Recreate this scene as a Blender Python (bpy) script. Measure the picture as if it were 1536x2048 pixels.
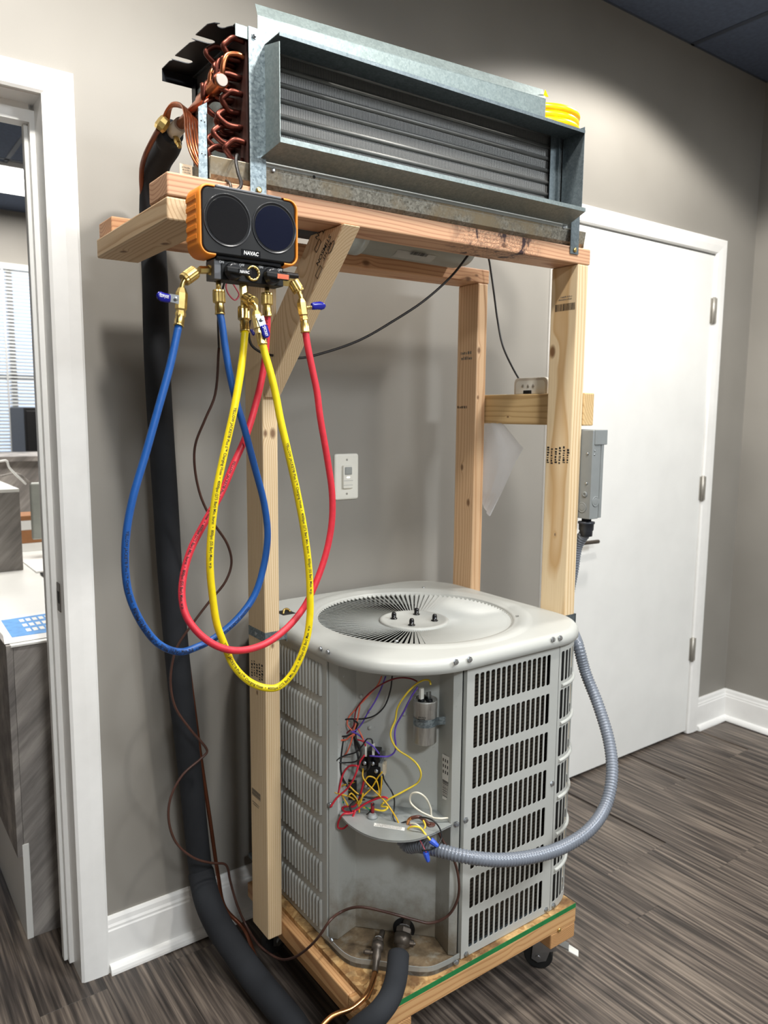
import bpy, bmesh, math, random
from mathutils import Vector, Matrix

for o in list(bpy.data.objects): bpy.data.objects.remove(o)
scene = bpy.context.scene
COL = scene.collection
random.seed(7)

# ------------------------------------------------------------------ camera
CAM = Vector((-0.4785, -1.8202, 1.3912)); YAW, PITCH, ROLL, FPX = 0.6291, 0.1279, 0.0086, 1523.47
_f = Vector((math.sin(YAW)*math.cos(PITCH), math.cos(YAW)*math.cos(PITCH), -math.sin(PITCH)))
_r0 = Vector((math.cos(YAW), -math.sin(YAW), 0)); _u0 = _r0.cross(_f)
_r = _r0*math.cos(ROLL) + _u0*math.sin(ROLL); _u = _u0*math.cos(ROLL) - _r0*math.sin(ROLL)
cam_data = bpy.data.cameras.new('camera'); cam = bpy.data.objects.new('camera', cam_data); COL.objects.link(cam)
cam.matrix_world = Matrix(((_r.x, _u.x, -_f.x, CAM.x), (_r.y, _u.y, -_f.y, CAM.y), (_r.z, _u.z, -_f.z, CAM.z), (0, 0, 0, 1)))
cam_data.sensor_fit = 'VERTICAL'; cam_data.sensor_height = 36; cam_data.sensor_width = 27
cam_data.lens = 36*FPX/2048; cam_data.clip_start = 0.02; cam_data.clip_end = 60
cam_data.dof.use_dof = True; cam_data.dof.focus_distance = 1.50; cam_data.dof.aperture_fstop = 5.2
scene.camera = cam

# ------------------------------------------------------------------ world, exposure
world = bpy.data.worlds.new('world'); scene.world = world; world.use_nodes = True
wb = world.node_tree.nodes['Background']; wb.inputs[0].default_value = (0.62, 0.76, 1.0, 1); wb.inputs[1].default_value = 1.3
vs = scene.view_settings; vs.view_transform = 'Standard'; vs.look = 'None'; vs.gamma = 1; vs.exposure = 0.26
vs.use_curve_mapping = False

# ------------------------------------------------------------------ ceiling lamps
CZ = 2.79
def area(name, x, y, z, sx, sy, power, col=(1, .96, .9), spread=180):
    l = bpy.data.lights.new(name, 'AREA'); l.shape = 'RECTANGLE'; l.size = sx; l.size_y = sy; l.energy = power; l.color = col
    l.spread = math.radians(spread)
    o = bpy.data.objects.new(name, l); COL.objects.link(o); o.location = (x, y, z); return o
def spot(name, x, y, z, power, half, blend, r, col=(1, .96, .9)):
    l = bpy.data.lights.new(name, 'SPOT'); l.energy = power; l.spot_size = math.radians(2*half); l.spot_blend = blend; l.shadow_soft_size = r; l.color = col
    o = bpy.data.objects.new(name, l); COL.objects.link(o); o.location = (x, y, z); return o
DOWN = [(1.75, -.60, 66, 70), (-.15, -.80, 68, 77), (.55, -1.30, 72, 74)]
PANELS = [(-0.25, -3.3), (1.6, -2.6)]  # unseen ceiling panels added as fill light
PPOW = [62, 56]
for (x, y), w in zip(PANELS, PPOW): area('fill_panel_lamp', x, y, CZ-.035, .56, .56, w, (.90, .955, 1))
for x_, y_, w_, h_ in DOWN: spot('downlight_lamp', x_, y_, CZ-.05, w_, h_, .2, .06, (1, .965, .905))
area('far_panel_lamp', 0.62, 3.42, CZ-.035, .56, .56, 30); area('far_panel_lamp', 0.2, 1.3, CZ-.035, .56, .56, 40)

# ------------------------------------------------------------------ pixel to place helpers (image 1536 x 2048)
def ray(px, py): return _f + _r*((px-768)/FPX) - _u*((py-1024)/FPX)
def PY(px, py, y): d = ray(px, py); return CAM + d*((y-CAM.y)/d.y)
def PX(px, py, x): d = ray(px, py); return CAM + d*((x-CAM.x)/d.x)
def PZ(px, py, z): d = ray(px, py); return CAM + d*((z-CAM.z)/d.z)

# ------------------------------------------------------------------ materials
MATS = {}
def srgb(r, g, b):
    f = lambda c: (c/255/12.92 if c <= 10 else ((c/255+.055)/1.055)**2.4)
    return (f(r), f(g), f(b), 1)
class NT:
    def __init__(s, name):
        m = bpy.data.materials.new(name); m.use_nodes = True; s.m = m; s.t = m.node_tree; s.b = s.t.nodes['Principled BSDF']
    def n(s, typ, **k):
        nd = s.t.nodes.new('ShaderNode'+typ)
        for a, v in k.items():
            if a.startswith('i_'):
                key = a[2:]; key = int(key) if key.isdigit() else key.replace('_', ' ')
                s.put(nd.inputs[key], v)
            else: setattr(nd, a, v)
        return nd
    def put(s, sock, v):
        if isinstance(v, bpy.types.NodeSocket): s.t.links.new(v, sock)
        else: sock.default_value = v
    def math(s, op, a, b=0.0, c=None):
        nd = s.n('Math', operation=op); s.put(nd.inputs[0], a); s.put(nd.inputs[1], b)
        if c is not None: s.put(nd.inputs[2], c)
        return nd.outputs[0]
    def obj(s): return s.n('TexCoord').outputs['Object']
    def mapping(s, v, scale=(1, 1, 1), loc=(0, 0, 0)):
        nd = s.n('Mapping'); s.put(nd.inputs[0], v); nd.inputs['Scale'].default_value = scale
        if isinstance(loc, bpy.types.NodeSocket): s.put(nd.inputs['Location'], loc)
        else: nd.inputs['Location'].default_value = loc
        return nd.outputs[0]
    def noise(s, v, scale=5, detail=3, rough=.5, dist=0):
        nd = s.n('TexNoise'); s.put(nd.inputs['Vector'], v); nd.inputs['Scale'].default_value = scale; nd.inputs['Detail'].default_value = detail
        nd.inputs['Roughness'].default_value = rough; nd.inputs['Distortion'].default_value = dist; return nd.outputs[0]
    def ramp(s, fac, stops):
        nd = s.n('ValToRGB'); s.put(nd.inputs[0], fac); e = nd.color_ramp.elements
        while len(e) < len(stops): e.new(.5)
        for el, (p, c) in zip(e, stops): el.position = p; el.color = c if len(c) == 4 else (*c, 1)
        return nd.outputs[0]
    def mix(s, fac, a, b, mode='MIX'):
        nd = s.n('Mix', data_type='RGBA', blend_type=mode); s.put(nd.inputs[0], fac); s.put(nd.inputs[6], a); s.put(nd.inputs[7], b); return nd.outputs[2]
    def bump(s, h, strength=.2, dist=.002):
        nd = s.n('Bump'); s.put(nd.inputs['Height'], h); nd.inputs['Strength'].default_value = strength; nd.inputs['Distance'].default_value = dist
        s.put(s.b.inputs['Normal'], nd.outputs[0])
    def done(s, col=None, rough=None, metal=None, spec=None):
        if col is not None: s.put(s.b.inputs['Base Color'], col)
        if rough is not None: s.put(s.b.inputs['Roughness'], rough)
        if metal is not None: s.put(s.b.inputs['Metallic'], metal)
        if spec is not None: s.put(s.b.inputs['Specular IOR Level'], spec)
        MATS[s.m.name] = s.m; return s.m
def simple(name, col, rough=.5, metal=0, var=.08, scale=30, bump=0, spec=.5):
    t = NT(name); v = t.obj(); nz = t.noise(v, scale, 4)
    c2 = tuple(x*(1-var) for x in col[:3])+(1,); c3 = tuple(min(1, x*(1+var)) for x in col[:3])+(1,)
    c = t.ramp(nz, [(.3, c2), (.7, c3)])
    if bump: t.bump(t.noise(v, scale*4, 2), bump, .001)
    return t.done(c, rough, metal, spec)

simple('wall_paint', srgb(166, 159, 152), .62, var=.02, scale=4, bump=0)
t = NT('wall_paint_peel'); v = t.obj(); t.bump(t.noise(v, 260, 3), .12, .0006); t.done(t.ramp(t.noise(v, 3, 3), [(.3, srgb(138, 134, 127)), (.7, srgb(146, 142, 135))]), .55)
simple('white_paint', srgb(236, 236, 233), .38, var=.025, scale=8, bump=.03)
simple('white_trim', srgb(240, 239, 236), .33, var=.02, scale=25, bump=.03)
simple('ceiling_tile', srgb(84, 95, 116), .9, var=.12, scale=60, bump=.3)
simple('ceiling_grid', srgb(62, 70, 84), .6)
simple('nickel', srgb(178, 174, 166), .45, .6, var=.1)
simple('dark_bronze', srgb(92, 84, 76), .42, .7)
simple('plate_white', srgb(238, 236, 226), .3, var=.01)
simple('lens_gray', srgb(165, 168, 165), .25, var=.05)
simple('almond_plastic', srgb(214, 206, 192), .4, var=.02)
simple('black_plastic', srgb(15, 16, 18), .5, var=.1, spec=.3)
simple('black_gloss', srgb(16, 17, 20), .18, var=.1)
simple('screen_glass', srgb(26, 26, 28), .12, var=.04, scale=8)
simple('screen_blue', srgb(16, 20, 38), .12, var=.08, scale=8)
simple('gray_plastic', srgb(96, 98, 102), .45)
simple('bezel_gray', srgb(30, 31, 34), .3)
simple('orange_rubber', srgb(238, 138, 34), .5, var=.05, scale=20, bump=.05)
simple('badge_orange', srgb(214, 108, 70), .45)
simple('print_white', srgb(225, 225, 225), .6, var=.0)
simple('print_black', srgb(30, 28, 28), .7, var=.0)
simple('print_gray', srgb(110, 104, 96), .8, var=.0)
simple('brass', srgb(222, 194, 124), .3, 1, var=.14, scale=60, bump=.05)
simple('hose_blue', srgb(24, 84, 158), .42, var=.06, scale=90, bump=.12)
simple('hose_yellow', srgb(243, 217, 18), .42, var=.05, scale=90, bump=.12)
simple('hose_red', srgb(205, 44, 60), .45, var=.08, scale=120, bump=.15)
simple('vinyl_blue', srgb(22, 26, 132), .2, var=.1)
simple('steel_zinc', srgb(190, 194, 198), .28, 1, var=.1)
simple('copper', srgb(188, 112, 74), .3, .95, var=.25, scale=40)
simple('copper_shaded', srgb(104, 56, 46), .42, .9, var=.3, scale=50)  # copper darkened to hold the shadow under the slotted bracket
simple('copper_bright', srgb(214, 150, 96), .26, 1, var=.15, scale=20)
simple('tube_sheet_reflection', srgb(70, 44, 38), .5, .5, var=.3, scale=40)  # dark red-brown reflection put into the sheet's colour
simple('solder', srgb(150, 138, 132), .5, .6)
simple('foam_black', srgb(40, 42, 46), .85, var=.14, scale=14, bump=.1, spec=.3)
simple('brown_cable', srgb(74, 48, 40), .4, var=.12, scale=60)
simple('black_cable', srgb(30, 26, 26), .4, var=.1)
simple('copper_line', srgb(116, 66, 44), .4, .5, var=.25, scale=12)
simple('unit_paint', srgb(180, 181, 176), .42, var=.03, scale=6)
simple('unit_black', srgb(14, 14, 15), .7)
simple('green_paint', srgb(26, 120, 62), .55, var=.12, scale=60, bump=.1)
simple('dark_sheet', srgb(46, 48, 52), .45, .6, var=.1)
simple('label_white', srgb(228, 226, 220), .5, var=.01)
simple('label_gray', srgb(168, 166, 160), .6)
simple('label_cream', srgb(222, 206, 180), .6, var=.06)
simple('yellow_tube', srgb(250, 205, 10), .3, var=.04)
simple('box_gray', srgb(132, 136, 136), .45, var=.04)
simple('conduit_gray', srgb(120, 126, 136), .25, .1, var=.05)
simple('conduit_backlit', srgb(46, 50, 58), .4, var=.08)  # backlit shade at the conduit's upper end put into the colour
simple('tray_metal', srgb(178, 182, 180), .5, .55, var=.12, scale=14)
simple('nut_blue', srgb(56, 92, 205), .35)
simple('black_cab', srgb(40, 40, 42), .5)
simple('paper_white', srgb(240, 240, 238), .7, var=.01)
simple('paper_blue', srgb(96, 158, 222), .7, var=.15, scale=40)
simple('monitor_gray', srgb(160, 164, 158), .5)
simple('desk_white', srgb(236, 236, 232), .3, var=.01)
simple('box_brown', srgb(160, 110, 70), .7)
simple('blind_slat', srgb(205, 207, 206), .5, var=.02)
simple('ridge_gray', srgb(116, 116, 114), .5, .6)
simple('leafy', srgb(150, 145, 140), .7, var=.4, scale=40)
simple('caster_white', srgb(226, 224, 216), .4)
simple('rubber_black', srgb(20, 20, 20), .7)
simple('fan_motor', srgb(12, 12, 13), .8, 0, spec=.1)
simple('tank_gray', srgb(150, 150, 142), .45, .3, var=.06, scale=8)
simple('pvc_gray', srgb(178, 184, 182), .35, .3)
for nm, c in dict(wire_red=(196, 34, 52), wire_darkred=(128, 22, 34), wire_orange=(232, 112, 82), wire_purple=(96, 70, 176), wire_black=(26, 27, 28), wire_yellow=(236, 206, 62),
                  wire_gold=(214, 168, 30), wire_green=(40, 150, 112), wire_white=(216, 210, 192), wire_brown=(86, 52, 44), wire_pink=(222, 96, 110)).items(): simple(nm, srgb(*c), .35, var=.04)

def galvanized(name, base, dark, rough=.42, rust=None):
    t = NT(name); v = t.obj()
    vo = t.n('TexVoronoi', feature='F1'); t.put(vo.inputs['Vector'], v); vo.inputs['Scale'].default_value = 260
    sp = t.math('ADD', t.math('MULTIPLY', vo.outputs['Color'], .5), t.math('MULTIPLY', t.noise(v, 90, 4), .5))
    c = t.ramp(sp, [(.25, dark), (.75, base)])
    if rust: c = t.mix(t.ramp(t.noise(v, 9, 5, .7), [(.45, (0, 0, 0)), (.62, (1, 1, 1))]), c, rust)
    r = t.math('ADD', rough, t.math('MULTIPLY', t.noise(v, 40, 3), .2))
    return t.done(c, r, .8)
galvanized('galvanized', srgb(146, 156, 155), srgb(126, 137, 137))
galvanized('galv_mid', srgb(128, 139, 138), srgb(110, 121, 121))
galvanized('galv_strap', srgb(160, 172, 176), srgb(102, 114, 120), .38)
galvanized('galv_dark', srgb(120, 130, 134), srgb(98, 108, 113))
galvanized('pan_metal', srgb(172, 168, 156), srgb(112, 108, 98), .4, srgb(150, 136, 112))
t = NT('aged_aluminum'); v = t.obj(); t.done(t.ramp(t.noise(t.mapping(v, (60, 60, 6)), 1.2, 5, .7), [(.3, srgb(140, 136, 130)), (.55, srgb(190, 188, 182)), (.8, srgb(206, 205, 200))]), .42, .65)

def fins(name, c1, c2, axis, pitch, c3=None):
    t = NT(name); v = t.obj(); sx = t.n('SeparateXYZ'); t.put(sx.inputs[0], v)
    w = t.math('ABSOLUTE', t.math('SINE', t.math('MULTIPLY', sx.outputs[axis], math.pi/pitch)))
    c = t.ramp(w, [(.2, c1), (.8, c2)])
    if c3:
        w2 = t.math('ABSOLUTE', t.math('SINE', t.math('MULTIPLY', sx.outputs[2], math.pi/.012)))
        c = t.mix(t.ramp(w2, [(.3, (1, 1, 1)), (.7, (0, 0, 0))]), c, c3)
    t.bump(w, .5, .001); return t.done(c, .5, .5)
fins('coil_fins', srgb(66, 68, 70), srgb(112, 112, 110), 0, .0035)
fins('unit_coil', srgb(16, 15, 14), srgb(74, 66, 56), 2, .0085, None)
fins('unit_coil_side', srgb(22, 20, 18), srgb(96, 86, 74), 2, .0085, None)

# dirty painted sheet of the service corner
t = NT('unit_paint_dirty'); v = t.obj(); sz = t.n('SeparateXYZ'); t.put(sz.inputs[0], v)
h = t.math('SUBTRACT', 1.0, t.math('MULTIPLY', sz.outputs[2], 5.5))
d = t.math('ADD', h, t.math('MULTIPLY', t.math('SUBTRACT', t.noise(v, 16, 6, .65), .5), 1.6))
c = t.mix(t.ramp(d, [(.25, (0, 0, 0)), (1.2, (.8, .8, .8))]), srgb(180, 182, 177), srgb(112, 96, 72))
c = t.mix(t.ramp(t.noise(v, 120, 3, .6), [(.66, (0, 0, 0)), (.78, (.5, .5, .5))]), c, srgb(120, 116, 104))
t.done(c, .4)
t = NT('pan_dirt'); v = t.obj(); t.bump(t.noise(v, 60, 5), .4, .003); t.done(t.ramp(t.noise(v, 28, 6, .65), [(.3, srgb(72, 58, 42)), (.55, srgb(116, 98, 74)), (.75, srgb(140, 134, 120))]), .7)
# oriented strand board
t = NT('strand_board'); v = t.obj()
vo = t.n('TexVoronoi', feature='F1', distance='CHEBYCHEV'); dn = t.n('TexNoise'); t.put(dn.inputs['Vector'], v); dn.inputs['Scale'].default_value = 24; dm = t.n('VectorMath', operation='MULTIPLY_ADD'); t.put(dm.inputs[0], dn.outputs[1]); dm.inputs[1].default_value = (.05, .05, .05); t.put(dm.inputs[2], v); t.put(vo.inputs['Vector'], t.mapping(dm.outputs[0], (44, 60, 40))); vo.inputs['Scale'].default_value = 1.3
c = t.ramp(t.math('ADD', t.math('MULTIPLY', vo.outputs['Color'], .6), t.math('MULTIPLY', t.noise(v, 46, 5, .7), .5)), [(.2, srgb(116, 82, 44)), (.45, srgb(176, 134, 82)), (.8, srgb(214, 178, 122))])
c = t.mix(t.ramp(t.noise(v, 13, 4, .6), [(.44, (0, 0, 0)), (.62, (.85, .85, .85))]), c, srgb(92, 62, 34))
t.bump(vo.outputs['Distance'], .4, .002); t.done(c, .75)

def wood(name, axis, light, dark, freq=420, centre=(.06, .09), knots=(), stain=None, rough=.62):
    """solid sawn lumber: growth rings about an axis beside the board, knots at given object-space points"""
    t = NT(name); v = t.obj(); s = t.n('SeparateXYZ')
    wob = t.n('TexNoise'); t.put(wob.inputs['Vector'], t.mapping(v, tuple(2.0 if i == axis else 9 for i in range(3)))); wob.inputs['Scale'].default_value = 1; wob.inputs['Detail'].default_value = 2
    wv = t.n('VectorMath', operation='MULTIPLY_ADD'); t.put(wv.inputs[0], wob.outputs[1]); wv.inputs[1].default_value = (.022,)*3; t.put(wv.inputs[2], v)
    t.put(s.inputs[0], wv.outputs[0])
    ax = [i for i in range(3) if i != axis]
    a = t.math('SUBTRACT', s.outputs[ax[0]], centre[0]); b = t.math('SUBTRACT', s.outputs[ax[1]], centre[1])
    r = t.math('SQRT', t.math('ADD', t.math('MULTIPLY', a, a), t.math('MULTIPLY', b, b)))
    kn = None
    for (kx, ky, kz, kr) in knots:
        dv = t.n('VectorMath', operation='SUBTRACT'); t.put(dv.inputs[0], v); dv.inputs[1].default_value = (kx, ky, kz)
        sc = t.n('VectorMath', operation='MULTIPLY'); t.put(sc.inputs[0], dv.outputs[0]); sc.inputs[1].default_value = tuple(.6 if i == axis else 1 for i in range(3))
        ln = t.n('VectorMath', operation='LENGTH'); t.put(ln.inputs[0], sc.outputs[0])
        g = t.math('DIVIDE', ln.outputs['Value'], kr); infl = t.math('POWER', 2.718, t.math('MULTIPLY', t.math('MULTIPLY', g, g), -.35))
        r = t.math('ADD', r, t.math('MULTIPLY', infl, kr*.9))
        kn = infl if kn is None else t.math('MAXIMUM', kn, infl)
    ring = t.math('FRACT', t.math('MULTIPLY', r, freq/2.0))
    c = t.ramp(ring, [(0, light), (.55, light), (.9, dark), (1, light)])
    fine = t.noise(t.mapping(v, tuple(6 if i == axis else 420 for i in range(3))), 1, 3, .6)
    c = t.mix(t.ramp(fine, [(.35, (0, 0, 0)), (.75, (.35, .35, .35))]), c, dark)
    big = t.noise(t.mapping(v, tuple(1.5 if i == axis else 12 for i in range(3))), 1, 2)
    c = t.mix(t.math('MULTIPLY', big, .35), c, tuple(x*.8 for x in light[:3])+(1,))
    if kn is not None: c = t.mix(t.ramp(kn, [(.62, (0, 0, 0)), (.9, (.85, .85, .85))]), c, srgb(104, 66, 36))
    if stain:
        (sx_, sy_, sz_, sr) = stain
        dv = t.n('VectorMath', operation='DISTANCE'); t.put(dv.inputs[0], v); dv.inputs[1].default_value = (sx_, sy_, sz_)
        m1 = t.ramp(t.math('DIVIDE', dv.outputs['Value'], sr), [(.55, (1, 1, 1)), (1, (0, 0, 0))])
        wl = t.noise(t.mapping(v, (1, 1, 1.6)), 42, 6, .75, 2.2)
        veins = t.ramp(t.math('ABSOLUTE', t.math('SUBTRACT', wl, .5)), [(.0, (1, 1, 1)), (.05, (0, 0, 0))])
        blot = t.ramp(t.noise(t.mapping(v, (1, 1, .5)), 30, 4, .6), [(.54, (0, 0, 0)), (.60, (1, 1, 1))])
        mk = t.math('MULTIPLY', m1, t.math('MAXIMUM', t.math('MULTIPLY', veins, .8), blot))
        c = t.mix(mk, c, srgb(48, 24, 26))
    t.bump(t.math('ADD', ring, fine), .12, .0008)
    return t.done(c, rough)
PINE_L, PINE_D = srgb(233, 210, 172), srgb(190, 148, 98)
FIR_L, FIR_D = srgb(214, 166, 124), srgb(172, 112, 76)
RED_L, RED_D = srgb(212, 168, 132), srgb(168, 112, 80)

# floor planks: multi-strip grey-brown vinyl
t = NT('floor_plank'); v = t.obj(); oi = t.n('ObjectInfo')
off = t.n('CombineXYZ'); t.put(off.inputs[0], t.math('MULTIPLY', oi.outputs['Random'], 9.7)); t.put(off.inputs[1], t.math('MULTIPLY', oi.outputs['Random'], 31.0))
vv = t.mapping(v, (1, 1, 1), off.outputs[0])
strip = t.noise(t.mapping(vv, (92, 3.0, 1)), 1, 1, .5)
grain = t.noise(t.mapping(vv, (420, 7, 1)), 1, 4, .65)
f = t.math('ADD', t.math('MULTIPLY', strip, .72), t.math('ADD', t.math('MULTIPLY', grain, .34), t.math('MULTIPLY', t.math('SUBTRACT', oi.outputs['Random'], .5), .05)))
c = t.ramp(f, [(.34, srgb(44, 39, 36)), (.46, srgb(68, 61, 56)), (.56, srgb(96, 86, 78)), (.70, srgb(130, 118, 106))])
t.bump(grain, .12, .0006); t.done(c, .42, 0, .4)
# slate-look laminate, veins on the diagonal
t = NT('laminate_stone'); v = t.obj()
rot = t.n('VectorRotate', rotation_type='Y_AXIS'); t.put(rot.inputs['Vector'], v); rot.inputs['Angle'].default_value = math.radians(46)
n1 = t.noise(t.mapping(rot.outputs[0], (1.6, 10, 17)), 1, 7, .66); n2 = t.noise(v, 5, 3)
c = t.ramp(t.math('ADD', t.math('MULTIPLY', n1, .8), t.math('MULTIPLY', n2, .25)), [(.36, srgb(96, 92, 90)), (.52, srgb(138, 133, 129)), (.66, srgb(180, 174, 168))])
t.done(c, .55)
# clear bag
t = NT('bag_plastic'); t.b.inputs['Alpha'].default_value = .42; t.done(srgb(225, 225, 228), .25)
t = NT('window_glass'); t.b.inputs['Transmission Weight'].default_value = 1; t.done((1, 1, 1, 1), .02)
t = NT('lamp_emit'); t.b.inputs['Emission Color'].default_value = (1, .97, .92, 1); t.b.inputs['Emission Strength'].default_value = 6; t.done((1, 1, 1, 1), .5)
t = NT('led_emit'); t.b.inputs['Emission Color'].default_value = (1, 1, 1, 1); t.b.inputs['Emission Strength'].default_value = .9; t.done((1, 1, 1, 1), .5)
# ------------------------------------------------------------------ mesh helpers
def catmull(pts, per=8, closed=False):
    pts = [Vector(p) for p in pts]; out = []; n = len(pts)
    for i in range(n if closed else n-1):
        p1, p2 = pts[i], pts[(i+1) % n]
        p0 = pts[i-1] if (i > 0 or closed) else p1*2-p2
        p3 = pts[(i+2) % n] if (i+2 < n or closed) else p2*2-p1
        d1 = max((p1-p0).length, 1e-6)**.5; d2 = max((p2-p1).length, 1e-6)**.5; d3 = max((p3-p2).length, 1e-6)**.5
        m1 = (p1-p0)/d1-(p2-p0)/(d1+d2)+(p2-p1)/d2; m2 = (p2-p1)/d2-(p3-p1)/(d2+d3)+(p3-p2)/d3
        m1 *= d2; m2 *= d2
        for k in range(per):
            t = k/per; t2, t3 = t*t, t*t*t
            out.append(p1*(2*t3-3*t2+1)+m1*(t3-2*t2+t)+p2*(-2*t3+3*t2)+m2*(t3-t2))
    if not closed: out.append(pts[-1])
    return out
def frames(path, ref=None):
    """rotation-minimising frames along a polyline"""
    n = len(path); T = []
    for i in range(n):
        a = path[max(i-1, 0)]; b = path[min(i+1, n-1)]; T.append((b-a).normalized())
    ref = ref or (Vector((0, 0, 1)) if abs(T[0].z) < .9 else Vector((1, 0, 0)))
    N = [(ref-T[0]*ref.dot(T[0])).normalized()]
    for i in range(1, n):
        v = N[-1]-T[i]*N[-1].dot(T[i]); N.append(v.normalized())
    return T, N
class MB:
    def __init__(s, smooth=False): s.v = []; s.f = []; s.sm = []; s.smooth = smooth
    def add(s, vs, fs, smooth=None):
        o = len(s.v); s.v += [Vector(p) for p in vs]; s.f += [[i+o for i in f] for f in fs]; s.sm += [s.smooth if smooth is None else smooth]*len(fs); return s
    def box(s, x0, x1, y0, y1, z0, z1):
        return s.add([(x, y, z) for z in (z0, z1) for y in (y0, y1) for x in (x0, x1)], [(0, 2, 3, 1), (4, 5, 7, 6), (0, 1, 5, 4), (2, 6, 7, 3), (0, 4, 6, 2), (1, 3, 7, 5)], False)
    def hexa(s, c):  # eight corners: bottom 4 (x0y0,x1y0,x1y1,x0y1) then top 4
        return s.add(c, [(0, 3, 2, 1), (4, 5, 6, 7), (0, 1, 5, 4), (1, 2, 6, 5), (2, 3, 7, 6), (3, 0, 4, 7)], False)
    def bar(s, p0, p1, w, h, up=(0, 0, 1)):
        p0, p1 = Vector(p0), Vector(p1); d = (p1-p0).normalized(); up = Vector(up); a = d.cross(up).normalized(); b = a.cross(d).normalized()
        c = [p+a*i*w/2+b*j*h/2 for p in (p0, p1) for i, j in ((-1, -1), (1, -1), (1, 1), (-1, 1))]
        return s.add(c, [(0, 1, 2, 3), (7, 6, 5, 4), (0, 4, 5, 1), (1, 5, 6, 2), (2, 6, 7, 3), (3, 7, 4, 0)], False)
    def loft(s, rings, closed=True, cap0=True, cap1=True, smooth=True):
        o = len(s.v); n = len(rings[0])
        for r in rings: s.v += [Vector(p) for p in r]
        for i in range(len(rings)-1):
            for k in range(n if closed else n-1):
                k2 = (k+1) % n; s.f.append([o+i*n+k, o+i*n+k2, o+(i+1)*n+k2, o+(i+1)*n+k]); s.sm.append(smooth)
        if cap0: s.f.append([o+k for k in range(n)][::-1]); s.sm.append(False)
        if cap1: s.f.append([o+(len(rings)-1)*n+k for k in range(n)]); s.sm.append(False)
        return s
    def tube(s, path, r, n=10, cap=True, smooth=True):
        path = [Vector(p) for p in path]; T, N = frames(path); rings = []
        for i, p in enumerate(path):
            B = T[i].cross(N[i]); rr = r(i/(len(path)-1)) if callable(r) else r
            rings.append([p+(N[i]*math.cos(a)+B*math.sin(a))*rr for a in [2*math.pi*k/n for k in range(n)]])
        return s.loft(rings, True, cap, cap, smooth)
    def turn(s, p0, p1, prof, n=14, smooth=True, twist=0, cap=True):
        """profile [(t, radius)] turned about the axis p0 -> p1, t in metres"""
        p0, p1 = Vector(p0), Vector(p1); d = (p1-p0).normalized(); u = d.orthogonal().normalized(); w = d.cross(u); rings = []
        for t, r in prof:
            rings.append([p0+d*t+(u*math.cos(a)+w*math.sin(a))*max(r, 1e-5) for a in [2*math.pi*k/n+twist for k in range(n)]])
        return s.loft(rings, True, cap, cap, smooth)
    def cyl(s, p0, p1, r, n=14, smooth=True): return s.turn(p0, p1, [(0, r), ((Vector(p1)-Vector(p0)).length, r)], n, smooth)
    def prism(s, poly, vec):  # planar polygon extruded along vec
        poly = [Vector(p) for p in poly]; vec = Vector(vec); n = len(poly)
        return s.add(poly+[p+vec for p in poly], [list(range(n))[::-1], list(range(n, 2*n))]+[[i, (i+1) % n, n+(i+1) % n, n+i] for i in range(n)], False)
    def ball(s, c, r, n=10, m=6, sx=(1, 1, 1)):
        c = Vector(c); rings = []
        for j in range(1, m):
            ph = math.pi*j/m; rings.append([c+Vector((math.sin(ph)*math.cos(a)*r*sx[0], math.sin(ph)*math.sin(a)*r*sx[1], -math.cos(ph)*r*sx[2])) for a in [2*math.pi*k/n for k in range(n)]])
        return s.loft(rings)
    def build(s, name, mat, parent=None, bevel=0, seg=2, label=None, kind=None, weld=False):
        if not s.v: raise ValueError(name)
        lo = Vector([min(p[i] for p in s.v) for i in range(3)]); hi = Vector([max(p[i] for p in s.v) for i in range(3)])
        org = Vector(((lo.x+hi.x)/2, (lo.y+hi.y)/2, lo.z))
        me = bpy.data.meshes.new(name); me.from_pydata([tuple(p-org) for p in s.v], [], s.f); me.polygons.foreach_set('use_smooth', s.sm)
        bm = bmesh.new(); bm.from_mesh(me)
        if weld: bmesh.ops.remove_doubles(bm, verts=bm.verts, dist=1e-5)
        bmesh.ops.recalc_face_normals(bm, faces=bm.faces)
        if bevel: bmesh.ops.bevel(bm, geom=[e for e in bm.edges if len(e.link_faces) == 2 and e.calc_face_angle(0) > .6], offset=bevel, segments=seg, affect='EDGES', profile=.5, clamp_overlap=True)
        bm.to_mesh(me); bm.free(); me.update()
        if isinstance(mat, str): mat = MATS[mat]
        me.materials.append(mat)
        o = bpy.data.objects.new(name, me); COL.objects.link(o); place(o, org, parent)
        if label: o['label'] = label
        if kind: o['kind'] = kind
        return o
WORLD = {}
def place(o, org, parent=None):
    o.location = org; WORLD[o.name] = Vector(org)
    if parent: o.parent = parent; o.location = Vector(org)-WORLD[parent.name]
def tag(o, label, cat, group=None, kind=None):
    o['label'] = label; o['category'] = cat
    if group: o['group'] = group
    if kind: o['kind'] = kind
    return o
def thing(name, loc, label, cat, group=None):
    o = bpy.data.objects.new(name, None); o.empty_display_size = .05; COL.objects.link(o); place(o, Vector(loc)); return tag(o, label, cat, group)
def struct(o): o['kind'] = 'structure'; return o
def inst(src, parent, loc, name=None, rot=None):
    o = src.copy(); COL.objects.link(o); o.parent = parent; o.location = Vector(loc)-(WORLD[parent.name] if parent else Vector()); WORLD[o.name] = Vector(loc)
    if rot is not None: o.rotation_euler = rot
    return o
_glyphs = {}
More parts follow.
